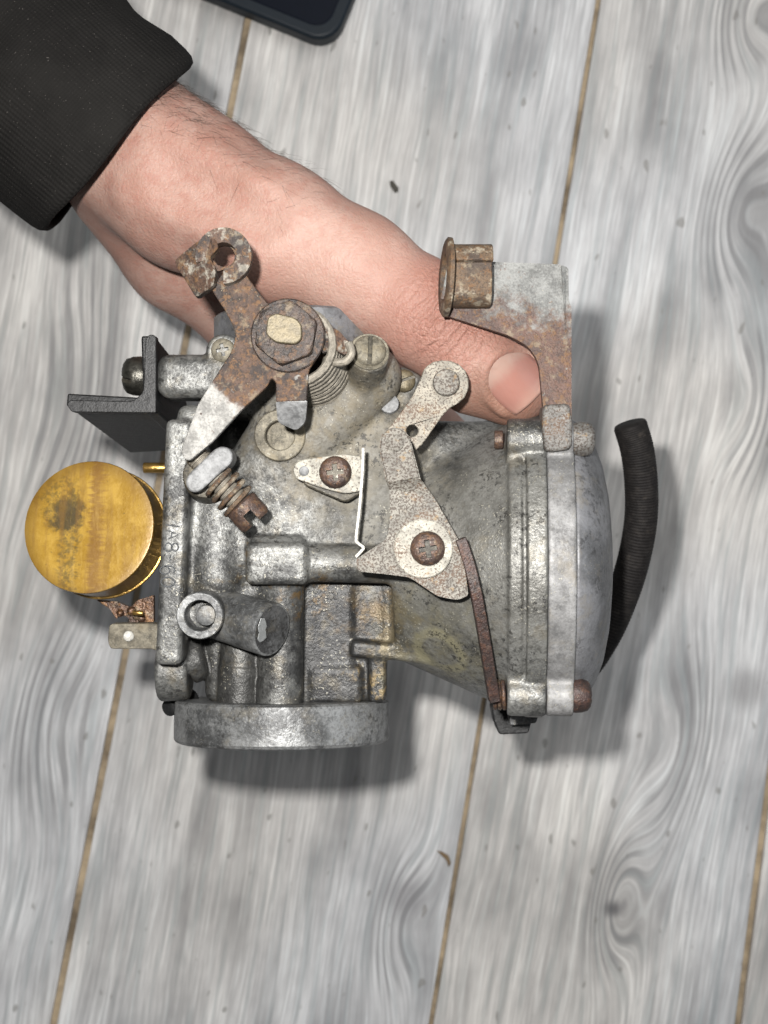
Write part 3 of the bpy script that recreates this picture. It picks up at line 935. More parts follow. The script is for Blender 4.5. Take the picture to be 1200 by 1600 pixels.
# upright ribs and columns of the lower barrel
fl.add(s_cyl(M(441, 905, 15), M(437, 1102, 15), 5.5, 5.7, .5), 1.2)
fl.add(s_cyl(M(377, 985, 11), M(374, 1102, 11), 4.8, 5.2, .5), 1.0)
fl.add(s_cyl(M(377, 1040, 11), M(374, 1102, 11), 5.4, 5.6, .4), .5)
fl.add(s_cyl(M(405, 1000, 12), M(404, 1102, 12), 2.0, 2.0, .4), .6)
fl.add(pxbox(478, 552, 915, 1100, 11.9, 0, 1.5), 1.6)
fl.add(pxbox(484, 566, 1042, 1100, 12.7, 0, 1.5), 1.4)
fl.add(pxbox(355, 452, 912, 938, 18, 2, 1.5), 1.5)
fl.add(pxbox(590, 668, 893, 1014, 11.5, -20, 2.5), 1.5)
# ochre-stained rib corner on the right of the barrel
fl.add(pxbox(548, 672, 1006, 1032, 13.6, 4, 1.1, math.radians(-5)), 1.0)
fl.add(pxbox(576, 604, 1010, 1098, 13.2, 2, 1.2), 1.0)
# diaphragm chamber: cone, ribbed flange, ears
fl.add(s_cyl(onax(-33), onax(-4), 25.0, 37.6, .8), 2.5)
fl.add(s_cyl(onax(-5.2), onax(-2.0), 38.0, 38.4, .6), .8)
fl.add(s_cyl(onax(-1.0), onax(3.7), 39.2, 39.2, .5), .4)
fl.add(s_cyl(onax(-4.5), onax(3.4), 37.7, 37.9, .3), .4)
def s_ear(sy, sz, a0, a1, r, rd=.6):
    """lobe of the flange round a screw: a rounded wedge in the flange's plane"""
    V = np.cross(AX, [0, 1.0, 0])          # second in-plane axis beside y
    q0 = np.array([sy * 22.0, 0.0]); q1 = np.array([sy * 30.5, 0.0])
    zsg = -1 if np.dot(V, [0, 0, 1.0]) < 0 else 1
    q0[1] = sz * 17.5 * zsg; q1[1] = sz * 24.5 * zsg
    ba = q1 - q0; L2 = float(ba @ ba)
    def fn(X, Y, Z):
        dx, dy, dz = X - CC[0], Y - CC[1], Z - CC[2]
        t = dx * AX[0] + dy * AX[1] + dz * AX[2]
        y = dy + 0 * dx; w = dx * V[0] + dy * V[1] + dz * V[2]
        k = np.clip(((y - q0[0]) * ba[0] + (w - q0[1]) * ba[1]) / L2, 0, 1)
        d = np.sqrt((y - q0[0] - ba[0] * k) ** 2 + (w - q0[1] - ba[1] * k) ** 2) - (10.4 + (r - 10.4) * k) + rd
        e = np.abs(t - (a0 + a1) / 2) - (a1 - a0) / 2 + rd
        return np.minimum(np.maximum(d, e), 0) + np.sqrt(np.maximum(d, 0) ** 2 + np.maximum(e, 0) ** 2) - rd
    c = onax((a0 + a1) / 2, sy * 27, sz * 21)
    return fn, (c - 19, c + 19)
for sy in (1, -1):
    for sz in (1, -1):
        fl.add(s_ear(sy, sz, -5.5, 3.7, 5.0, .8), 1.0)
# web between barrel and cone (upper side, behind the linkage)
fl.add(s_cone(M(640, 700, 8), M(770, 690, 2), 7, 5), 4)
# small plate carrying the brass screw
fl.add(pxbox(603, 650, 574, 650, 15, -5, 2.2, math.radians(-28)), 1.2)
# boss below the choke plate's screw
pv = M(662, 857, 39)
fl.add(s_cyl((pv[0], pv[1], 15), (pv[0], pv[1], 36), 5.5, 5.0, .4), 1.2)
vs, fs = fl.mesh()
body = put('body_casting', mesh_mm(vs, fs), MAT['cast'], carb, smooth='all')

def part(name, vf, mat, parent=carb, **kw):
    return put(name, mesh_mm(*vf), MAT[mat], parent, **kw)

part('inlet_ring', lathe((ri[0], ri[1], 22), (0, 0, 1), [(0, 5.4), (8.6, 5.55), (9.0, 5.3), (9.0, 3.75), (8.7, 3.55), (0, 3.5)], 48), 'flange', body, smooth=True, angle=28)
part('inlet_plug', cyl((ri[0] + .95, ri[1] - .25, 20), (ri[0] + .95, ri[1] - .25, 27.2), 2.55, 2.45, 28, .25), 'flange', body)
st0, st1 = M(338, 958, 17), M(425, 984, 27.5)
part('inlet_stub', cyl(st0, st1, 6.2, 6.5, 48, .5), 'flange', body, smooth=True, angle=28)
sd_ = (st1 - st0) / np.linalg.norm(st1 - st0)
_fu = np.array([-1.0, .1, .9]); _fu -= sd_ * np.dot(_fu, sd_); _fu /= np.linalg.norm(_fu)
part('stub_face', lathe(st1 - sd_ * .3, sd_, [(0, 5.9), (.34, 5.85), (.36, 0)], 40), 'cast_dark', body)  # separate disc, darker than the stub's side
part('worn_patch', lathe(st1 + sd_ * .02 + _fu * 3.6, sd_, [(0, 2.1), (.1, 2.0), (.12, 0)], 14, lambda a, t: 1 + .45 * math.sin(2 * a + 1) + .12 * math.sin(5 * a)), 'scratch', body)
part('boss_ring', lathe((rb[0], rb[1], 18), (0, 0, 1), [(0, 6.1), (5.5, 6.15), (5.8, 5.9), (5.8, 3.75), (5.5, 3.5), (0, 3.4)], 48), 'dust', body, smooth=True, angle=28)
part('boss_floor', lathe((rb[0], rb[1], 19.0), (0, 0, 1), [(-1, 3.6), (.3, 3.6), (.6, 1.6), (.5, 0)], 24), 'dust', body)

# stamped number on the flange, thin dark strokes let into the face
def etched(strokes, h, r, mat, name, parent):
    allv, allf = [], []
    for s in strokes:
        v, f = tube([M(x, y, h) for x, y in s], r, 6)
        f = [tuple(i + len(allv) for i in q) for q in f]
        allv += v; allf += f
    return put(name, mesh_mm(allv, allf), MAT[mat], parent)
def ell(cx, cy, rx, ry, a0=0, a1=360, n=22):
    return [(cx + rx * math.cos(math.radians(a0 + (a1 - a0) * i / n)), cy + ry * math.sin(math.radians(a0 + (a1 - a0) * i / n))) for i in range(n + 1)]
HF = 25.60
glyphs = [[[(259, 820), (281, 823)]],
          [[(263, 829), (279, 835.5), (263, 842)], [(268.5, 831.5), (268, 839.5)]],
          [ell(273.5, 855, 5, 6), ell(263.2, 855, 5.5, 6.6)],
          [[(266, 867), (265.5, 877)]],
          [ell(257.5, 891, 7.5, 6.2), cr([(257.5, 884.8), (265, 884.6), (271, 886.5), (273.5, 891), (271.5, 895.5)], 5)],
          [ell(262.3, 909.5, 11, 7.2)]]
for gl in glyphs:
    etched(gl, HF, .17, 'etch', 'stamped_digit', body)

# ------------------------------------------------------------------ air and engine flanges (hollow lathed rings)
vy = np.array([0, 1.0, 0])
p0 = np.array([M(441, 1096, 0)[0], -48.3, 0.0])
rax = np.array([0, -.9957, .092])
part('air_intake_ring', lathe(p0, rax, [(0, 20), (0, 26.6), (.5, 27.3), (5, 27.5), (9.6, 27.5), (10.3, 27.1), (10.6, 26.4), (10.6, 23.2), (9.5, 22.4), (2.5, 19.5), (2.5, 0)], 96), 'flange', smooth=True, angle=28)
et = cr([(360, 1164), (374, 1156), (380, 1161), (388, 1156), (399, 1165)], 4)
def ring_front(px, py):
    # point on the ring's outer wall facing the camera
    h = 20.0
    for _ in range(12):
        x = M(px, py, h)[0] - p0[0]
        h = math.sqrt(max(27.5 ** 2 - x * x, 0))
    return M(px, py, h)
def scratch(pts, r=.12):
    return tube([ring_front(x, y) for x, y in pts], r, 6)
part('bare_scratch', scratch([(362, 1163), (370, 1158), (374, 1160), (382, 1153), (387, 1158), (391, 1156), (400, 1165)]), 'scratch')
part('bare_scratch', scratch([(396, 1144), (401, 1137), (406, 1139), (411, 1128), (413, 1117)], .09), 'scratch')
p1 = M(468, 503, 0)
part('engine_side_ring', lathe(p1 + vy * 0, -vy, [(-1, 17), (-1, 21.2), (-.4, 21.9), (7.2, 21.9), (8, 21.2), (8, 18)], 72), 'cover', smooth=True, angle=28)

# ------------------------------------------------------------------ diaphragm cover
cv = part('diaphragm_cover', lathe(CC, AX, [(10.0, 37.0), (11.2, 36.8), (12.6, 36.0), (14.8, 33.8), (16.8, 30.4), (18.5, 25.8), (19.8, 19.8), (20.6, 13), (21.0, 6), (21.1, 0)], 96), 'cover', smooth='all')
fr = Field((34, -62, -42), (52, 36, 42), .45)
fr.add(s_cyl(onax(3.8), onax(10.3), 38.6, 38.4, .5), .3)
for sy in (1, -1):
    for sz in (1, -1):
        fr.add(s_ear(sy, sz, 3.8, 10.1, 4.9, .5), .6)
rvs, rfs = fr.mesh()
put('cover_rim', mesh_mm(rvs, rfs), MAT['cover_rim'], cv, smooth='all')
for sy, sz, nm in ((1, 1, 'pad'), (-1, 1, 'rod'), (1, -1, 'rod'), (-1, -1, 'rod')):
    e = onax(0, sy * 30.5, sz * 24.5); e = e - AX * (sz * 24.5 * AX[2])
    if (sy, sz) == (1, 1):
        hd = pan_head(e + AX * 11.2, AX, 4.2, 4.2, None)
        put('bracket_screw', hd, MAT['bracket_low'], cv)
    else:
        put('cover_screw', pan_head(e + AX * 10.0, AX, 4.1, 4.6, 'cross' if sz > 0 else None), MAT['rod'], cv)
    nt = part('screw_end', cyl(e - AX * 8.5, e - AX * 6.4, 2.2, 2.2, 20, .3), 'screw_rust')

# ------------------------------------------------------------------ cable bracket bolted to the cover's upper ear
bk = part('cable_bracket', plate(rounded([(770, 409, 4), (876, 413, 5), (888, 421, 8), (889, 470, 4), (893, 480, 4), (893, 640, 14), (893, 700, 12), (848, 706, 10), (849, 640, 6), (842, 566, 14), (826, 541, 12), (795, 524, 8), (694, 492, 5), (688, 470, 6), (700, 412, 6)]),
          lambda x, y: 31.0 - max(0, y - 640) * .05, 2.2), 'bracket', bevel=.5)
part('bracket_foot', plate(rounded([(849, 632, 6), (890, 630, 8), (895, 660, 8), (894, 702, 12), (851, 707, 12), (847, 660, 6)]), 31.6, 7.5), 'bracket_low', bk, bevel=1.0, segs=3)
part('folded_edge', plate(rounded([(877, 414, 3), (888, 418, 5), (889, 470, 3), (893, 484, 3), (893, 520, 3), (884, 520, 3)]), lambda x, y: 31.8 - (x - 877) * .10, 6.0), 'bracket', bk, bevel=.5)
# curled clamp: an upright end wall and two rolled tongues
cc = M(706, 433, 33.0)
cn = np.array([-.99, .04, .09]); cn /= np.linalg.norm(cn)
cd = M(697, 434, 33.5)
part('clamp_flange', lathe(cd, cn, [(-1.0, 5.0), (-1.0, 8.2), (-.7, 9.0), (.2, 9.1), (.6, 8.6), (.8, 7.4), (.6, 5.4), (-1.0, 5.0)], 40, lambda a, t: 1 + .018 * math.sin(3 * a) + .012 * math.sin(7 * a + 1)), 'clip_rust', bk)
def rolled(th0, th1, x0, x1, r, t, name):
    """bent sheet round an axis along x; angle 0 faces the lens, positive towards the photo's top"""
    n = 16; vs, fs = [], []
    xa, xb = M(x0, 433, 38)[0], M(x1, 433, 38)[0]
    for x in (xa, (xa + xb) / 2, xb):
        for i in range(n + 1):
            th = math.radians(th0 + (th1 - th0) * i / n)
            for rr in (r, r - t):
                # squared-off circle, as pressed sheet is
                k = 1 / (abs(math.cos(th)) ** 3.2 + abs(math.sin(th)) ** 3.2) ** (1 / 3.2)
                vs.append(np.array([x, cc[1] + rr * k * math.sin(th), cc[2] - .8 + rr * .86 * k * math.cos(th)]))
    m = 2 * (n + 1)
    for j in range(2):
        for i in range(n):
            a = j * m + 2 * i
            fs += [(a, a + m, a + m + 2, a + 2), (a + 1, a + 3, a + m + 3, a + m + 1)]
        fs += [(j * m, j * m + 1, j * m + m + 1, j * m + m), (j * m + 2 * n, j * m + m + 2 * n, j * m + m + 2 * n + 1, j * m + 2 * n + 1)]
    for j, fl_ in ((0, 0), (2, 1)):
        for i in range(n):
            a = j * m + 2 * i
            q = (a, a + 2, a + 3, a + 1)
            fs.append(q if not fl_ else q[::-1])
    me = mesh_mm(vs, fs)
    bm = bmesh.new(); bm.from_mesh(me); bmesh.ops.recalc_face_normals(bm, faces=bm.faces); bm.to_mesh(me); bm.free()
    return put(name, me, MAT['clip_rust'], bk, bevel=.3)
rolled(22.5, 118, 700, 771, 7.4, 1.3, 'clamp_tongue')
rolled(-95, 20.5, 700, 769, 7.1, 1.3, 'clamp_tongue')

# ------------------------------------------------------------------ throttle lever and what sits on its shaft
lev = part('throttle_lever', plate(rounded([(430, 477, 4), (417, 473, 4), (383, 428, 6), (352, 420, 4), (330, 452, 6), (358, 496, 14), (369, 520, 14), (364, 546, 14), (329, 600, 8), (309, 632, 6), (283, 702, 6), (287, 717, 5), (296, 720, 4), (332, 690, 6), (374, 644, 8), (417, 604, 6), (424, 591, 3), (431, 597, 3), (431, 628, 3), (479, 626, 3), (482, 578, 8), (503, 548, 14), (503, 512, 16), (480, 482, 16), (450, 472, 12)]), 46.0, 2.2), 'lever', bevel=.35)
part('bent_tab', plate(rounded([(431, 628, 2), (480, 626, 2), (477, 660, 7), (463, 673, 8), (434, 660, 7)]), lambda x, y: 46 - max(0, y - 628) * .12, 2.4), 'zinc', lev, bevel=.5)
part('stop_tongue', plate(rounded([(500, 514, 3), (516, 509, 5), (531, 518, 5), (548, 538, 6), (541, 556, 6), (522, 546, 4), (503, 552, 3)]), lambda x, y: 44.5 - (x - 500) * .07, 2.2), 'clevis', lev, bevel=.5)
part('spring_hook', tube(cr([M(545, 536, 42), M(549, 552, 42.5), M(540, 564, 42.5), M(524, 566, 42), M(512, 561, 40), M(508, 572, 36)], 6), .95, 10), 'spring', lev)
def cring(cx, cy, ro, ri, a0, a1, h, t, n=36):
    A = [math.radians(a0 + (a1 - a0) * i / n) for i in range(n + 1)]
    out = [(cx + ro * math.cos(a), cy + ro * math.sin(a)) for a in A] + [(cx + ri * math.cos(a), cy + ri * math.sin(a)) for a in reversed(A)]
    return plate(out, h, t)
part('cable_eye', cring(349, 399, 44, 20.5, -195, 90, lambda x, y: 50 - (y - 399) * .02, 3.4), 'clevis', lev, bevel=.7, segs=3)
part('eye_floor', plate(rounded([(352, 420, 3), (386, 430, 5), (384, 380, 20), (349, 360, 20), (316, 380, 14), (322, 430, 5)]), 45.2, 1.4, [circ(350, 400, 17, 20)]), 'lever', lev)
part('folded_ear', plate(rounded([(271, 408, 9), (312, 374, 12), (338, 372, 10), (341, 388, 5), (327, 402, 6), (337, 420, 6), (334, 446, 8), (306, 465, 7)]), lambda x, y: 45.5 + (x - 270) * .085 - max(0, (y - 440)) * .08, 3.6), 'clevis', lev, bevel=.8, segs=3)
hx, hy = hub[0], hub[1]
part('washer', lathe((hx, hy, 46), (0, 0, 1), [(0, 4), (0, 8.0), (.25, 8.2), (.9, 8.2), (1.15, 7.9), (1.15, 4)], 48), 'nut', lev)
def hexnut(c, R, h0, h1, ang):
    seg = 48; vs = []
    def hexr(a):
        a = (a - ang) % (math.pi / 3) - math.pi / 6
        return R * math.cos(math.pi / 6) / math.cos(a)
    prof = [(h0, 1.0, 9), (h1 - .9, 1.0, 9), (h1 - .25, 1.0, R * .935), (h1, 1.0, R * .86)]
    for z, k, cap in prof:
        for i in range(seg):
            a = 2 * math.pi * i / seg
            r = min(hexr(a), cap)
            vs.append(np.array([c[0] + r * math.cos(a), c[1] + r * math.sin(a), z]))
    fs = []
    for j in range(3):
        for i in range(seg):
            k = (i + 1) % seg
            fs.append((j * seg + i, j * seg + k, (j + 1) * seg + k, (j + 1) * seg + i))
    fs.append(tuple(3 * seg + i for i in range(seg))); fs.append(tuple(range(seg - 1, -1, -1)))
    return vs, fs
part('hex_nut', hexnut((hx - .2, hy + .2), 7.3, 47.1, 50.6, .35), 'nut', lev, smooth=True, angle=25)
part('shaft_end', plate(rounded([(418, 495, 9), (431, 489, 6), (463, 497, 8), (471, 507, 7), (472, 529, 9), (462, 538, 7), (430, 535, 8), (415, 522, 7)]), 52.6, 4), 'brass_dull', lev, bevel=.25)
part('return_spring', coil((hx + 5.2, hy - 5.0, 20.5), (hx + 1.4, hy - 1.6, 42.8), 8.3, .98, 9.4), 'spring', lev)

# ------------------------------------------------------------------ mixture screw in its boss
ms = M(577, 550, 33.2)
md = (M(577, 552, 33) - M(563, 622, 12)); md /= np.linalg.norm(md)
part('boss_rim', lathe(ms - md * .6, md, [(0, 4.6), (0.8, 4.7), (1.2, 4.45), (1.0, 3.9), (0, 3.8)], 40), 'dust')
put('mixture_screw', pan_head(ms - md * .3, md, 3.95, 2.6, 'slot', 1.5), MAT['dust'], carb)

# small screw on the neck, slotted brass screw, pale pin
put('neck_screw', pan_head(M(349, 548, 16.5), (0, 0, 1), 3.0, 2.0, 'cross', .2), MAT['dust'], carb)
put('brass_screw', pan_head(M(631, 596, 14.5), (0.05, 0.1, 1), 2.9, 2.2, 'slot', .35), MAT['brass_dull'], carb)
part('pale_pin', cyl(M(607, 645, 8) * [1, 1, 1], M(608, 630, 20), 2.4, 2.4, 28, .3), 'zinc')

# ------------------------------------------------------------------ choke linkage
def arm_outline(c0, r0, c1, r1, n=12):
    a = np.array(c0, float); b = np.array(c1, float)
    d = b - a; an = math.atan2(d[1], d[0])
    out = [(a[0] + r0 * math.cos(an + math.pi / 2 + math.pi * i / n), a[1] + r0 * math.sin(an + math.pi / 2 + math.pi * i / n)) for i in range(n + 1)]
    out += [(b[0] + r1 * math.cos(an - math.pi / 2 + math.pi * i / n), b[1] + r1 * math.sin(an - math.pi / 2 + math.pi * i / n)) for i in range(n + 1)]
    return out
la = part('link_arm', plate([(662, 578), (668, 571), (678, 565), (690, 563), (704, 564), (717, 569), (727, 579), (732, 592), (732, 607), (726, 621), (716, 630), (703, 637), (690, 651), (672, 677), (660, 694), (650, 703), (644, 690), (630, 690), (608, 684), (606, 670), (622, 650), (646, 616), (656, 594)], 31.0, 2.0, [circ(644, 673, 9.5, 18)]), 'link', bevel=.35)
rv = M(697, 598, 32)
part('rivet', lathe(rv, (0, 0, 1), [(-2, 3.1), (.35, 3.15), (.7, 2.9), (.85, 2.2), (.8, 0)], 32), 'link2', la)
part('link_post', cyl(M(697, 600, 18), M(697, 598, 30.5), 2.5, 2.5, 20), 'link2', la)
lb = part('choke_lever', plate(rounded([(592, 700, 18), (597, 674, 18), (618, 666, 18), (638, 676, 18), (646, 705, 8), (657, 748, 3), (680, 780, 8), (722, 853, 6), (732, 930, 4), (716, 938, 10), (684, 932, 8), (640, 902, 8), (600, 897, 5), (560, 893, 5), (556, 874, 5), (583, 856, 6), (605, 842, 10), (610, 800, 8), (608, 764, 3), (603, 752, 4)]),
          lambda x, y: 39.0 - 3.2 * min(1, max(0, (765 - y) / 16)), 2.0), 'plate', bevel=.35)
part('lever_tip', plate(rounded([(593, 700, 18), (598, 675, 18), (618, 667, 18), (637, 677, 18), (645, 705, 8), (655, 746, 2), (606, 755, 2)]), 36.4, .9), 'link2', lb, bevel=.2)
rv = M(617, 692, 36.4)
part('rivet', lathe(rv, (0, 0, 1), [(-1, 2.0), (.25, 2.05), (.45, 1.7), (.5, 0)], 28), 'link2', lb)
part('lever_washer', lathe((M(661, 857, 39.1)), (0, 0, 1), [(0, 2), (0, 6.5), (.2, 6.75), (.75, 6.75), (.95, 6.5), (.95, 2)], 48), 'washer', lb)
put('lever_screw', pan_head(M(668, 857, 40.0), (0, 0, 1), 3.95, 2.5, 'cross', .15), MAT['screw_rust'], lb)
rod = [M(720, 842, 40.4), M(733, 880, 40.6), M(745, 930, 40.2), M(756, 990, 37.5), M(765, 1045, 34), M(772, 1088, 31), M(774, 1098, 30.5)]
part('stop_strip', ribbon(cr(rod, 6), 1.25, 6.0), 'rod', bevel=.4)
part('strip_spring', coil(onax(-10.9, -30.5, 24.5), onax(-7.6, -30.5, 24.5), 3.2, .55, 3), 'screw_rust')

# ------------------------------------------------------------------ small bracket, its screw and bright strip
part('bracket_pad', plate(rounded([(468, 733, 8), (490, 728, 8), (560, 715, 4), (565, 770, 4), (540, 786, 10), (502, 770, 8), (473, 757, 8)]), 25.0, 8), 'pad', bevel=.6)
sb = part('spring_bracket', plate(rounded([(457, 735, 10), (462, 721, 10), (484, 716, 8), (540, 709, 6), (565, 713, 3), (564, 767, 3), (540, 772, 8), (508, 764, 10), (476, 753, 10), (462, 748, 8)]), 27.6, 1.1), 'washer', bevel=.25)
part('rivet', lathe(M(475, 736, 27.6), (0, 0, 1), [(-.5, 1.2), (.15, 1.2), (.3, .9), (.3, 0)], 20), 'zinc', sb)
put('bracket_cross_screw', pan_head(M(524, 738, 27.8), (0, 0, 1), 3.85, 2.2, 'cross', .1), MAT['screw_rust'], sb)
pts = cr([M(567.5, 700, 34), M(566, 740, 34), M(562, 790, 34), M(556.5, 840, 34), M(559, 848, 34), M(566.5, 854, 34), M(567, 858, 34), M(556, 870, 34)], 5)
part('bright_strip', ribbon(pts, .31, 4.2), 'white_wire', sb)

# ------------------------------------------------------------------ idle-stop screw with its spring
ia, ib = M(300, 705, 38), M(398, 812, 36.5)
idd = (ib - ia) / np.linalg.norm(ib - ia)
L = np.linalg.norm(ib - ia)
ist = part('idle_screw', cyl(ia, ia + idd * (L * .82), 2.4, 2.4, 24, .3), 'spring')
part('screw_thread', coil(ia + idd * .8, ia + idd * (L * .80), 2.45, .26, 24, 6, 20), 'spring', ist)
hd = mesh_mm(*lathe(ia + idd * (L * .76), idd, [(0, 3.6), (.5, 4.1), (L * .24, 4.1), (L * .27, 3.6), (L * .27, 0)], 32))
_, uu, vv = basis(idd)
tp = ia + idd * (L * 1.03)
e1 = np.cross(idd, [0, 0, 1.0]); e1 /= np.linalg.norm(e1); e2 = np.cross(idd, e1)
def obox(c, ax3, hf):
    vs = []
    for z in (-1, 1):
        for x, y in ((-1, -1), (1, -1), (1, 1), (-1, 1)):
            vs.append(c + ax3[0] * x * hf[0] + ax3[1] * y * hf[1] + ax3[2] * z * hf[2])
    return vs, [(3, 2, 1, 0), (4, 5, 6, 7), (0, 1, 5, 4), (1, 2, 6, 5), (2, 3, 7, 6), (3, 0, 4, 7)]
hd.materials.append(MAT['screw_rust'])
_cut = mesh_mm(*obox(tp, (e1, e2, idd), (1.15, 8, 3.0))); _cut.materials.append(MAT['pad'])  # slot faces coloured dark, shade painted in along with grime
_keep = hd.copy(); hd = boolean_cut(hd, [_cut])
hd = hd if len(hd.vertices) else _keep
put('slotted_head', hd, MAT['screw_rust'], ist)
part('idle_spring', coil(ia + idd * (L * .42), ia + idd * (L * .77), 4.0, .55, 3.6, 8, 28, .5), 'clip_rust', ist)
bp = (M(290, 755, 40.5), M(352, 700, 40.5))
part('screw_bridge', plate(rounded([(289, 757, 9), (293, 742, 9), (338, 699, 10), (352, 697, 9), (363, 705, 9), (363, 722, 9), (312, 768, 9), (298, 770, 8)]), 41.5, 9), 'zinc', bevel=1.0, segs=3)
part('bridge_boss', cyl(M(327, 752, 16), M(322, 742, 34), 6.0, 5.4, 28, .6), 'pad')

# ------------------------------------------------------------------ black angle bracket on the left lug
an = part('angle_bracket', slab([M(103, 634, 16), M(245, 642, 16), M(300, 702, -32), M(203, 708, -32)], -3.2), 'steel_dark', bevel=.5)
part('upright_leg', slab([M(246, 642, 16.2), M(242, 524, 16.2), M(280, 572, -24), M(306, 702, -32)], -3.4), 'steel_dark', an, bevel=.5)
part('near_edge', plate(rounded([(104, 632, 5), (108, 625, 5), (208, 627, 8), (224, 612, 8), (227, 530, 5), (233, 522, 6), (244, 524, 6), (244, 645, 3), (112, 644, 4)]), 17.2, 3.5), 'steel_dark', an, bevel=.7)
put('bracket_bolt', pan_head(M(226, 588, 8), (-1, 0, .12), 5.0, 5.6, 'slot', 1.2), MAT['screw_dark'], carb)

# ------------------------------------------------------------------ float, its arm, hinge post and pins
fc = M(138, 823, 17)
ft = np.array([-.13, .17, 1.0]); ft /= np.linalg.norm(ft)
prof = [(-13, 0), (-13, 14.6), (-12.4, 15.6), (-11.4, 16.2), (-1.2, 16.2), (-.5, 16.45), (-.1, 16.3), (0.0, 15.9), (.05, 14), (.1, 0)]
part('float_body', lathe(fc, ft, prof, 80), 'float', smooth=True, angle=50)
part('float_seam', tube([fc - ft * 11.2 + np.cross(ft, [0, 1, 0]) / np.linalg.norm(np.cross(ft, [0, 1, 0])) * 16.3 * math.cos(a) + np.cross(ft, np.cross(ft, [0, 1, 0])) / np.linalg.norm(np.cross(ft, np.cross(ft, [0, 1, 0]))) * 16.3 * math.sin(a) for a in np.linspace(0, 2 * math.pi, 60)], .45, 8), 'brass')
fa_ = part('float_arm', plate(rounded([(150, 937, 3), (182, 940, 3), (205, 950, 3), (214, 938, 3), (240, 930, 3), (240, 972, 3), (222, 978, 3), (219, 966, 2), (212, 978, 3), (204, 976, 3), (200, 964, 3), (186, 960, 3), (182, 968, 3), (172, 952, 3)]), 1.0, 2.0), 'float_arm', bevel=.4)
for (x, y, r) in ((206, 955, 1.3), (213, 962, 1.1), (221, 967, 1.0), (188, 958, 1.0)):
    part('solder_lump', lathe(M(x, y, 1), (0.3, -.2, 1), [(-.5, r), (.5, r), (1.1, r * .7), (1.4, 0)], 14), 'float_arm', fa_)
part('hinge_post', plate(rounded([(171, 975, 6), (236, 974, 4), (262, 978, 3), (262, 1022, 3), (236, 1014, 4), (172, 1014, 6), (168, 1000, 8)]), 6, 5), 'dust', bevel=.6)
part('hinge_pin', cyl(M(201, 994, 2), M(201, 994, 6.7), 1.35, 1.35, 24, .2), 'white_wire')
part('needle_pin', cyl(M(207, 957, 7), M(224, 958, 7), .65, .65, 16, .2), 'brass')
part('brass_jet', cyl(M(224, 731, -4), M(262, 731, -4), 1.4, 1.4, 20, .3), 'brass')
part('drain_stub', cyl(M(262, 1107, 2), M(300, 1090, -6), 2.2, 2.6, 20, .5), 'steel_dark')
# mounting tab below the chamber
part('lower_tab', plate(rounded([(768, 1104, 4), (835, 1108, 4), (826, 1146, 5), (780, 1148, 5), (772, 1128, 4)]), -12, 8), 'steel_dark', bevel=.8)
part('lower_tab_rib', plate(rounded([(793, 1104, 3), (845, 1104, 3), (838, 1130, 4), (797, 1134, 4)]), -6, 6), 'cast_dark', bevel=.8)

# ------------------------------------------------------------------ breather hose hanging behind the cover
hp = cr([M(984, 662, -22), M(996, 705, -24), M(1002, 760, -27), M(1001, 815, -30), M(990, 875, -34), M(971, 935, -38), M(944, 995, -42), M(905, 1050, -46), M(850, 1085, -48)], 60)
nh = len(hp)
def hose_r(t):
    e = 1.0 if t > .012 else .93 + .07 * t / .012
    return (4.6 + .08 * math.sin(t * 2 * math.pi * 104 + 2.2 * math.sin(t * 9))) * e
def m_hose():
    g = G('ribbed_rubber')
    v = g.coord(carb)
    n = g.noise(v, 500, 5, .6)
    c = g.mix(g.step(n, .4, .7), (.008, .007, .0068), (.016, .0142, .0132))
    c = g.mix(g.m('MULTIPLY', g.step(g.noise(v, 200, 5, .7), .58, .7), .4), c, (.055, .047, .038))
    return g.out(c, .7, 0, bump=[(n, .3, .0004)], Specular_IOR_Level=.2)
MAT['hose'] = m_hose()
hv, hf = tube(hp, 6.0, 28, hose_r)
put('breather_hose', mesh_mm(hv, hf), MAT['hose'], carb, smooth='all')

# ================================================================== the hand
hd = Field((-110, -20, -75), (52, 132, 40), .7)
K = 7
# forearm and wrist
hd.add(s_cone(M(-40, 20, -8), M(203, 226, -6), 23, 18.6), K)
hd.add(s_cone(M(203, 226, -6), M(300, 302, -4), 18.6, 20), K)
# ball of the thumb and the thumb itself
hd.add(s_cone(M(285, 288, -2), M(430, 366, 6), 18.5, 16.6), K)
hd.add(s_cone(M(430, 366, 6), M(556, 420, 10), 16.4, 12.9), K)
hd.add(s_cone(M(556, 420, 10), M(664, 493, 12), 12.8, 12.3), K)
hd.add(s_cone(M(664, 493, 12), M(735, 552, 13), 12.2, 11.3), 5)
hd.add(s_cone(M(735, 552, 13), M(806, 603, 12), 11.0, 8.6), 4)
hd.add(s_cone(M(740, 595, 10), M(800, 622, 9), 8.5, 6.5), 5)
# thumb tendons standing proud with the hollow between them
hd.add(s_cone(M(225, 190, 8.5), M(400, 300, 16.5), 5.0, 4.2), 4)
hd.add(s_cone(M(400, 300, 16.5), M(560, 385, 18.0), 4.2, 4.0), 4)
hd.add(s_cone(M(215, 300, 8.5), M(380, 372, 17.0), 5.0, 4.5), 4)
hd.cut(s_cone(M(262, 268, 23.5), M(400, 338, 28.5), 6.0, 6.0), 6)
# swell of the joint
hd.add(s_cone(M(655, 470, 15), M(690, 505, 16), 9.5, 9.2), 4)
# palm, dropping behind the casting
hd.add(s_cone(M(215, 280, -22), M(298, 380, -38), 19, 20), K)
hd.add(s_cone(M(298, 380, -38), M(410, 455, -46), 20, 18), 4)
hd.add(s_cone(M(300, 330, -34), M(480, 440, -44), 18, 15), K)
hd.add(s_cone(M(350, 420, -46), M(430, 560, -54), 16, 13), K)
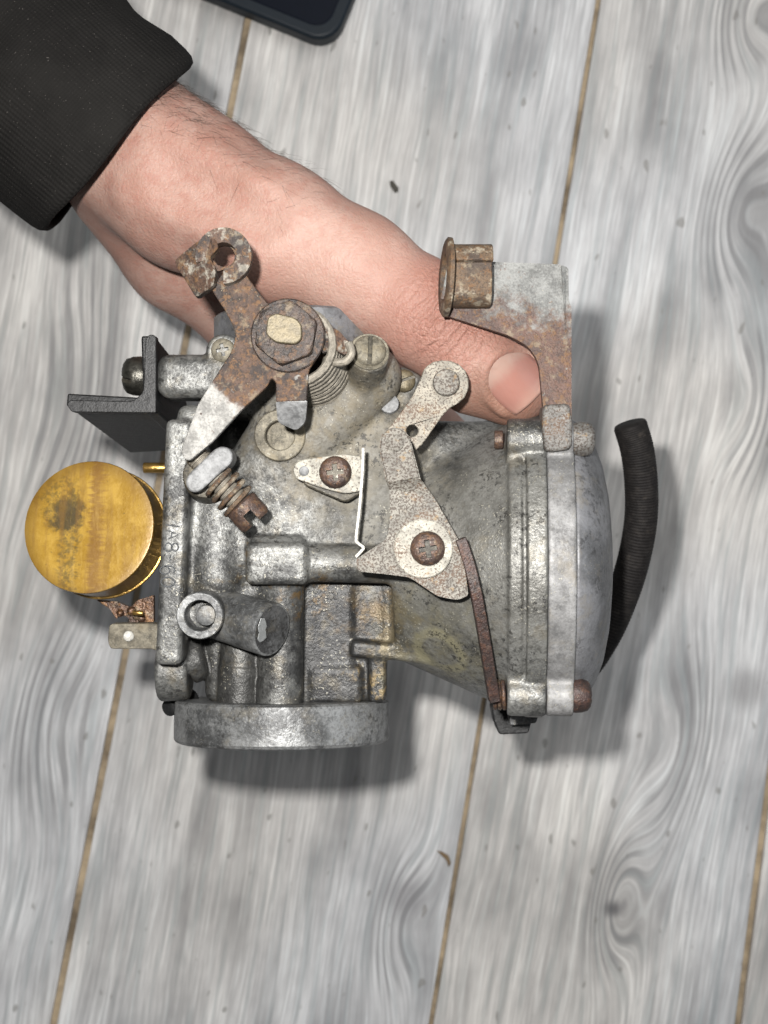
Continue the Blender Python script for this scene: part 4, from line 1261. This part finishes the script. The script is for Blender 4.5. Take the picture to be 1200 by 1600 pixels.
# four fingers curled under the body, out of sight from above
fing = [[(500, 470, -44), (610, 590, -54), (690, 690, -54), (700, 770, -46)],
        [(470, 500, -48), (560, 640, -56), (640, 760, -56), (655, 850, -48)],
        [(440, 530, -52), (510, 690, -58), (590, 820, -56), (605, 905, -48)],
        [(420, 560, -54), (460, 710, -58), (530, 850, -56), (545, 920, -48)]]
rad = [(10.5, 9.4, 8.6, 7.4), (10.5, 9.6, 8.8, 7.6), (10, 9.2, 8.4, 7.2), (9, 8, 7.2, 6.4)]
for fg, rr in zip(fing, rad):
    for i in range(3):
        hd.add(s_cone(M(*fg[i]), M(*fg[i + 1]), rr[i], rr[i + 1]), 4 if i == 0 else 2.0)
# the nail is fitted to the skin it lies on: a smooth sheet through the thumb's surface
def skin_z(px, py):
    prev = None
    for z in np.arange(34, -4, -.1):
        p = (M(px, py, z) - hd.lo) / hd.res
        i = np.floor(p).astype(int); f = p - i
        c = hd.a[i[0]:i[0] + 2, i[1]:i[1] + 2, i[2]:i[2] + 2]
        c = c[0] * (1 - f[0]) + c[1] * f[0]; c = c[0] * (1 - f[1]) + c[1] * f[1]; d = c[0] * (1 - f[2]) + c[1] * f[2]
        if d < 0:
            return z
    return 12.0
NPX, NA, NB = np.array([803.0, 591.0]), np.array([.72, .694]), np.array([.694, -.72])
NL, NW = 42.0, 44.0
def npx(s_, t_):
    return NPX + NA * s_ * NL + NB * t_ * NW
smp = [(u_, w_) for u_ in np.linspace(-1, .9, 7) for w_ in np.linspace(-.9, .9, 7)]
Am = np.array([[1, u_, w_, u_ * u_, u_ * w_, w_ * w_] for u_, w_ in smp])
zz = np.array([skin_z(*npx(u_, w_)) for u_, w_ in smp])
cf = np.linalg.lstsq(Am, zz, rcond=None)[0]
def nail_z(u_, w_):
    return float(np.dot(cf, [1, u_, w_, u_ * u_, u_ * w_, w_ * w_]))
def nail_w(s_):
    return max(1 - max(0, -s_) ** 2.4, .0005) ** .5 * (1 - max(0, s_) ** 3 * .10)
# fold of skin round the nail's root and sides
fold = []
for k in range(23):
    th = math.pi * (.30 + 1.40 * k / 22)
    s_, t_ = math.cos(th) * 1.13, math.sin(th) * 1.13
    if s_ > 0:
        t_ = math.copysign(1.12, t_)
    q = npx(s_, t_)
    fold.append(M(q[0], q[1], nail_z(s_, t_) - .35))
for k in range(22):
    hd.add(s_cone(fold[k], fold[k + 1], .95, .95), 1.5)
# the nail's own seat
seat = [M(*npx(s_, t_), nail_z(s_, t_) + 1.35) for s_ in (-.5, 0, .5) for t_ in (-.5, 0, .5)]
hv_, hf_ = hd.mesh()
hv_ = np.asarray(hv_)
person = put('person', mesh_mm(hv_, hf_), MAT['skin'], None, smooth='all',
             label='bare hand and wrist in a dark sleeve, thumb pressed on the carburetor', category='person')

# thumb nail: a curved plate laid on the skin
def nail():
    vs, fs = [], []
    nu, nv = 22, 16
    for layer in (0, 1):
        for i in range(nu + 1):
            s_ = i / nu * 2 - 1
            s_ = -math.sin(-s_ * math.pi / 2) if s_ < 0 else s_
            for j in range(nv + 1):
                t_ = (j / nv * 2 - 1)
                ww = nail_w(s_)
                se = s_ + (.10 * (1 - t_ * t_) if s_ > 0 else 0) * s_
                q = npx(se, t_ * ww)
                z = nail_z(se, t_ * ww) + .85 - .35 * t_ ** 4 - layer * 1.5
                vs.append(M(q[0], q[1], z))
    W_ = nv + 1; N = (nu + 1) * W_
    for i in range(nu):
        for j in range(nv):
            a = i * W_ + j
            fs.append((a, a + W_, a + W_ + 1, a + 1)); fs.append((a + N, a + 1 + N, a + W_ + 1 + N, a + W_ + N))
    for i in range(nu):
        a = i * W_; b = i * W_ + nv
        fs.append((a, a + N, a + W_ + N, a + W_)); fs.append((b, b + W_, b + W_ + N, b + N))
    for j in range(nv):
        fs.append((j, j + 1, j + 1 + N, j + N)); c = nu * W_ + j; fs.append((c, c + N, c + 1 + N, c + 1))
    return vs, fs
put('thumbnail', mesh_mm(*nail()), MAT['nail'], person, smooth='all')

# sleeve: a knitted cuff round the wrist
def sleeve():
    cA = M(181, 230, -4); cB = M(-150, -55, -8)
    ax = cA - cB; L = np.linalg.norm(ax); ax /= L
    _, u, v = basis(ax)
    seg = 120
    rows = [(0.0, 26.4), (-.9, 27.4), (-.6, 28.8), (.8, 29.8), (3, 30.2), (8, 30.4), (16, 30.8), (20, 31.1), (24, 31.4), (28, 31.8), (32, 32.1), (36, 32.5), (40, 32.8), (45, 33.1), (50, 33.4), (57, 33.8), (64, 34), (72, 34.3), (80, 34.6)]
    vs, fs = [], []
    for k, (t, r) in enumerate(rows):
        for i in range(seg):
            a = 2 * math.pi * i / seg
            fo = min(1, max(0, t - 4) / 14)
            wr = 1 + .016 * math.sin(3 * a + .05 * t + 1) + .010 * math.sin(5 * a - .11 * t) + fo * (.030 * math.sin(.16 * t + 2 * a + 1.2) + .018 * math.sin(.30 * t - 3 * a))
            rib = 1 + .0015 * (1 if i % 2 else -1) * (1 if t > 2 else .3)
            q = (u * math.cos(a) + v * math.sin(a)) * r * wr * rib
            vs.append(cA - ax * t + q + ax * (q[2] * .36 + .6 * math.sin(4 * a)) * max(0, 1 - t / 40))
    # inner wall
    for (t, r) in ((1.5, 25.9), (14, 26.0)):
        for i in range(seg):
            a = 2 * math.pi * i / seg
            q = (u * math.cos(a) + v * math.sin(a)) * r
            vs.append(cA - ax * t + q + ax * q[2] * .36)
    order = [len(rows) + 1, len(rows)] + list(range(len(rows)))
    for q in range(len(order) - 1):
        j, j2 = order[q], order[q + 1]
        for i in range(seg):
            k = (i + 1) % seg
            fs.append((j * seg + i, j2 * seg + i, j2 * seg + k, j * seg + k))
    return vs, fs, ax
def m_cloth(ax):
    g = G('charcoal_knit')
    v = g.pos()
    n = g.noise(v, 60, 4, .6); n2 = g.noise(v, 1500, 4, .7); n3 = g.noise(v, 2600, 2, .5)
    a, u, w = basis(ax)
    s = g.vm('DOT_PRODUCT', v, tuple(float(x) for x in u)); t = g.vm('DOT_PRODUCT', v, tuple(float(x) for x in w)); al = g.vm('DOT_PRODUCT', v, tuple(float(x) for x in a))
    wv = g.m('SINE', g.m('ADD', g.m('MULTIPLY', s, 6200.0), g.m('MULTIPLY', n, 6.0)))
    wl = g.m('SINE', g.m('ADD', g.m('MULTIPLY', al, 8200.0), g.m('MULTIPLY', n2, 5.0)))
    wt = g.m('SINE', g.m('MULTIPLY', t, 6200.0))
    k = g.m('ADD', g.m('MULTIPLY', wv, .5), g.m('ADD', g.m('MULTIPLY', wl, .35), g.m('MULTIPLY', wt, .2)))
    c = g.mix(g.step(n, .3, .7), (.008, .0076, .0072), (.0135, .0128, .012))
    c = g.mix(g.m('MULTIPLY', g.step(k, -.2, .9), .4), c, (.011, .0104, .0096))
    c = g.mix(g.m('MULTIPLY', g.step(n3, .70, .76), .8), c, (.12, .11, .10))
    return g.out(c, .95, 0, bump=[(k, .4, .0004)], Specular_IOR_Level=.12)
sv, sf, sax = sleeve()
put('sleeve', mesh_mm(sv, sf), m_cloth(sax), person, smooth='all')

# fine hair on the wrist
def hairs():
    co = hv_
    # vertex normals by finite differences of the distance field are not kept: use the mesh's
    me = person.data
    nr = np.empty(len(me.vertices) * 3); me.vertices.foreach_get('normal', nr); nr = nr.reshape(-1, 3)
    a = M(215, 150, 5); b = M(470, 300, 10)
    z = co[:, 2]
    ppx = 600 + co[:, 0] * FPX / (330 - z); ppy = 800 - co[:, 1] * FPX / (330 - z)
    # strip along the upper edge of the wrist, thinning towards the thumb
    dd = (ppx - 250) * .47 - (ppy - 110) * .88      # distance above the line of the edge
    al = (ppx - 250) * .88 + (ppy - 110) * .47
    ok = (al > -10) & (al < 330) & (dd > -130) & (z > -12)
    idx = np.where(ok)[0]
    wts = np.exp(-((dd[idx] + 15) / 55.0) ** 2) * np.exp(-np.maximum(al[idx] - 60, 0) / 130) + .03
    ch = np.random.choice(idx, 620, p=wts / wts.sum())
    dir0 = M(420, 250, 5) - M(260, 130, 5); dir0 /= np.linalg.norm(dir0)
    V, Fc = [], []
    for i in ch:
        p = co[i] + np.random.uniform(-.5, .5, 3); n = nr[i]
        d = dir0 * random.uniform(.5, 1) + np.random.normal(0, .42, 3); d -= n * np.dot(d, n); d /= np.linalg.norm(d)
        sd = np.cross(d, n) * random.uniform(-.5, .5)
        Ln = random.uniform(3.5, 8.5); lift = random.uniform(.08, .42)
        pts = [p - n * .3 + d * Ln * t + sd * Ln * t * t * .6 + n * (Ln * lift * math.sin(t * 2.0) * .6) for t in (0, .33, .66, 1)]
        r = random.uniform(.022, .045)
        b0 = len(V)
        v, f = tube(pts, r, 3, lambda t, r=r: r * (1 - .8 * t), caps=False)
        V += v; Fc += [tuple(q + b0 for q in ff) for ff in f]
    return V, Fc
g = G('dark_hair')
put('arm_hair', mesh_mm(*hairs()), g.out((.045, .028, .018), .5), person, smooth='all', kind='stuff')

# ================================================================== telephone at the photo's upper edge, lying on the floor
ph = bpy.data.objects.new('phone', None)
pc = F(520, 72, .010)
ph.location = (pc.x, pc.y, 0)
COL.objects.link(ph)
ph['label'] = 'dark navy phone lying on the grey floor, only its corner in view'
ph['category'] = 'phone'
ang = math.atan2(.40, -.92)       # along the lower edge, leftwards
d1 = np.array([-.925, .38]); d2 = np.array([.38, .925])
def phone_sheet(inset, rc, z0, z1, wdt=.078, lng=.160):
    pts = []
    cor = [(inset, inset), (wdt - inset, inset), (wdt - inset, lng - inset), (inset, lng - inset)]
    ctr = [(inset + rc, inset + rc), (wdt - inset - rc, inset + rc), (wdt - inset - rc, lng - inset - rc), (inset + rc, lng - inset - rc)]
    for k, (cx, cy) in enumerate(ctr):
        for i in range(9):
            a = math.pi + k * math.pi / 2 + (math.pi / 2) * i / 8
            pts.append((cx + rc * math.cos(a), cy + rc * math.sin(a)))
    vs = []
    for z in (z0, z1):
        for (a, b) in pts:
            q = np.array([pc.x, pc.y]) + d1 * a + d2 * b
            vs.append((q[0], q[1], z))
    n = len(pts)
    # winding: d1 x d2 points down, so list the top reversed
    fs = [tuple(range(n)), tuple(range(2 * n - 1, n - 1, -1))] + [(i, i + n, (i + 1) % n + n, (i + 1) % n) for i in range(n)]
    me = bpy.data.meshes.new('p'); me.from_pydata(vs, [], fs)
    bm = bmesh.new(); bm.from_mesh(me); bmesh.ops.recalc_face_normals(bm, faces=bm.faces); bm.to_mesh(me); bm.free()
    return me
def m_plain(name, c, r, **kw):
    g = G(name); n = g.noise(g.pos(), 300, 4)
    return g.out(g.mix(n, tuple(x * .8 for x in c), tuple(x * 1.2 for x in c)), r, 0, **kw)
put('case', phone_sheet(0, .010, .0003, .0098), m_plain('navy_case', (.005, .010, .016), .5, Specular_IOR_Level=.25), ph, bevel=1.6, segs=4)
put('screen', phone_sheet(.0045, .007, .0088, .0101), m_plain('dark_glass', (.0016, .0035, .009), .3, Specular_IOR_Level=.08), ph, bevel=.3)

# ================================================================== two crumbs of dirt on the planks
def chip(px, py, pts, hgt, col, label, ang=0):
    c = F(px, py)
    bm = bmesh.new()
    ring = [bm.verts.new((c.x + x * .00025, c.y - y * .00025, .0002)) for x, y in pts]
    top = [bm.verts.new((c.x + x * .00018 + .0001, c.y - y * .00018, hgt * random.uniform(.7, 1.1))) for x, y in pts]
    n = len(pts)
    bm.faces.new(ring); bm.faces.new(list(reversed(top)))
    for i in range(n):
        bm.faces.new((ring[i], ring[(i + 1) % n], top[(i + 1) % n], top[i]))
    bmesh.ops.recalc_face_normals(bm, faces=bm.faces)
    me = bpy.data.meshes.new('chip'); bm.to_mesh(me); bm.free()
    put('debris_chip', me, m_plain('chip_' + str(px), col, .8), None, bevel=.2, label=label, category='debris', group='crumbs on the floor')
chip(616, 292, [(-8, -9), (-2, -10), (7, 2), (6, 9), (1, 10), (-6, 0)], .0016, (.06, .055, .045), 'small dark chip on the pale plank above the thumb')
chip(697, 1338, [(-16, -10), (-6, -8), (4, -2), (8, 10), (4, 18), (0, 6), (-8, -2)], .0010, (.16, .11, .06), 'thin brown flake beside the plank seam below the carburetor')
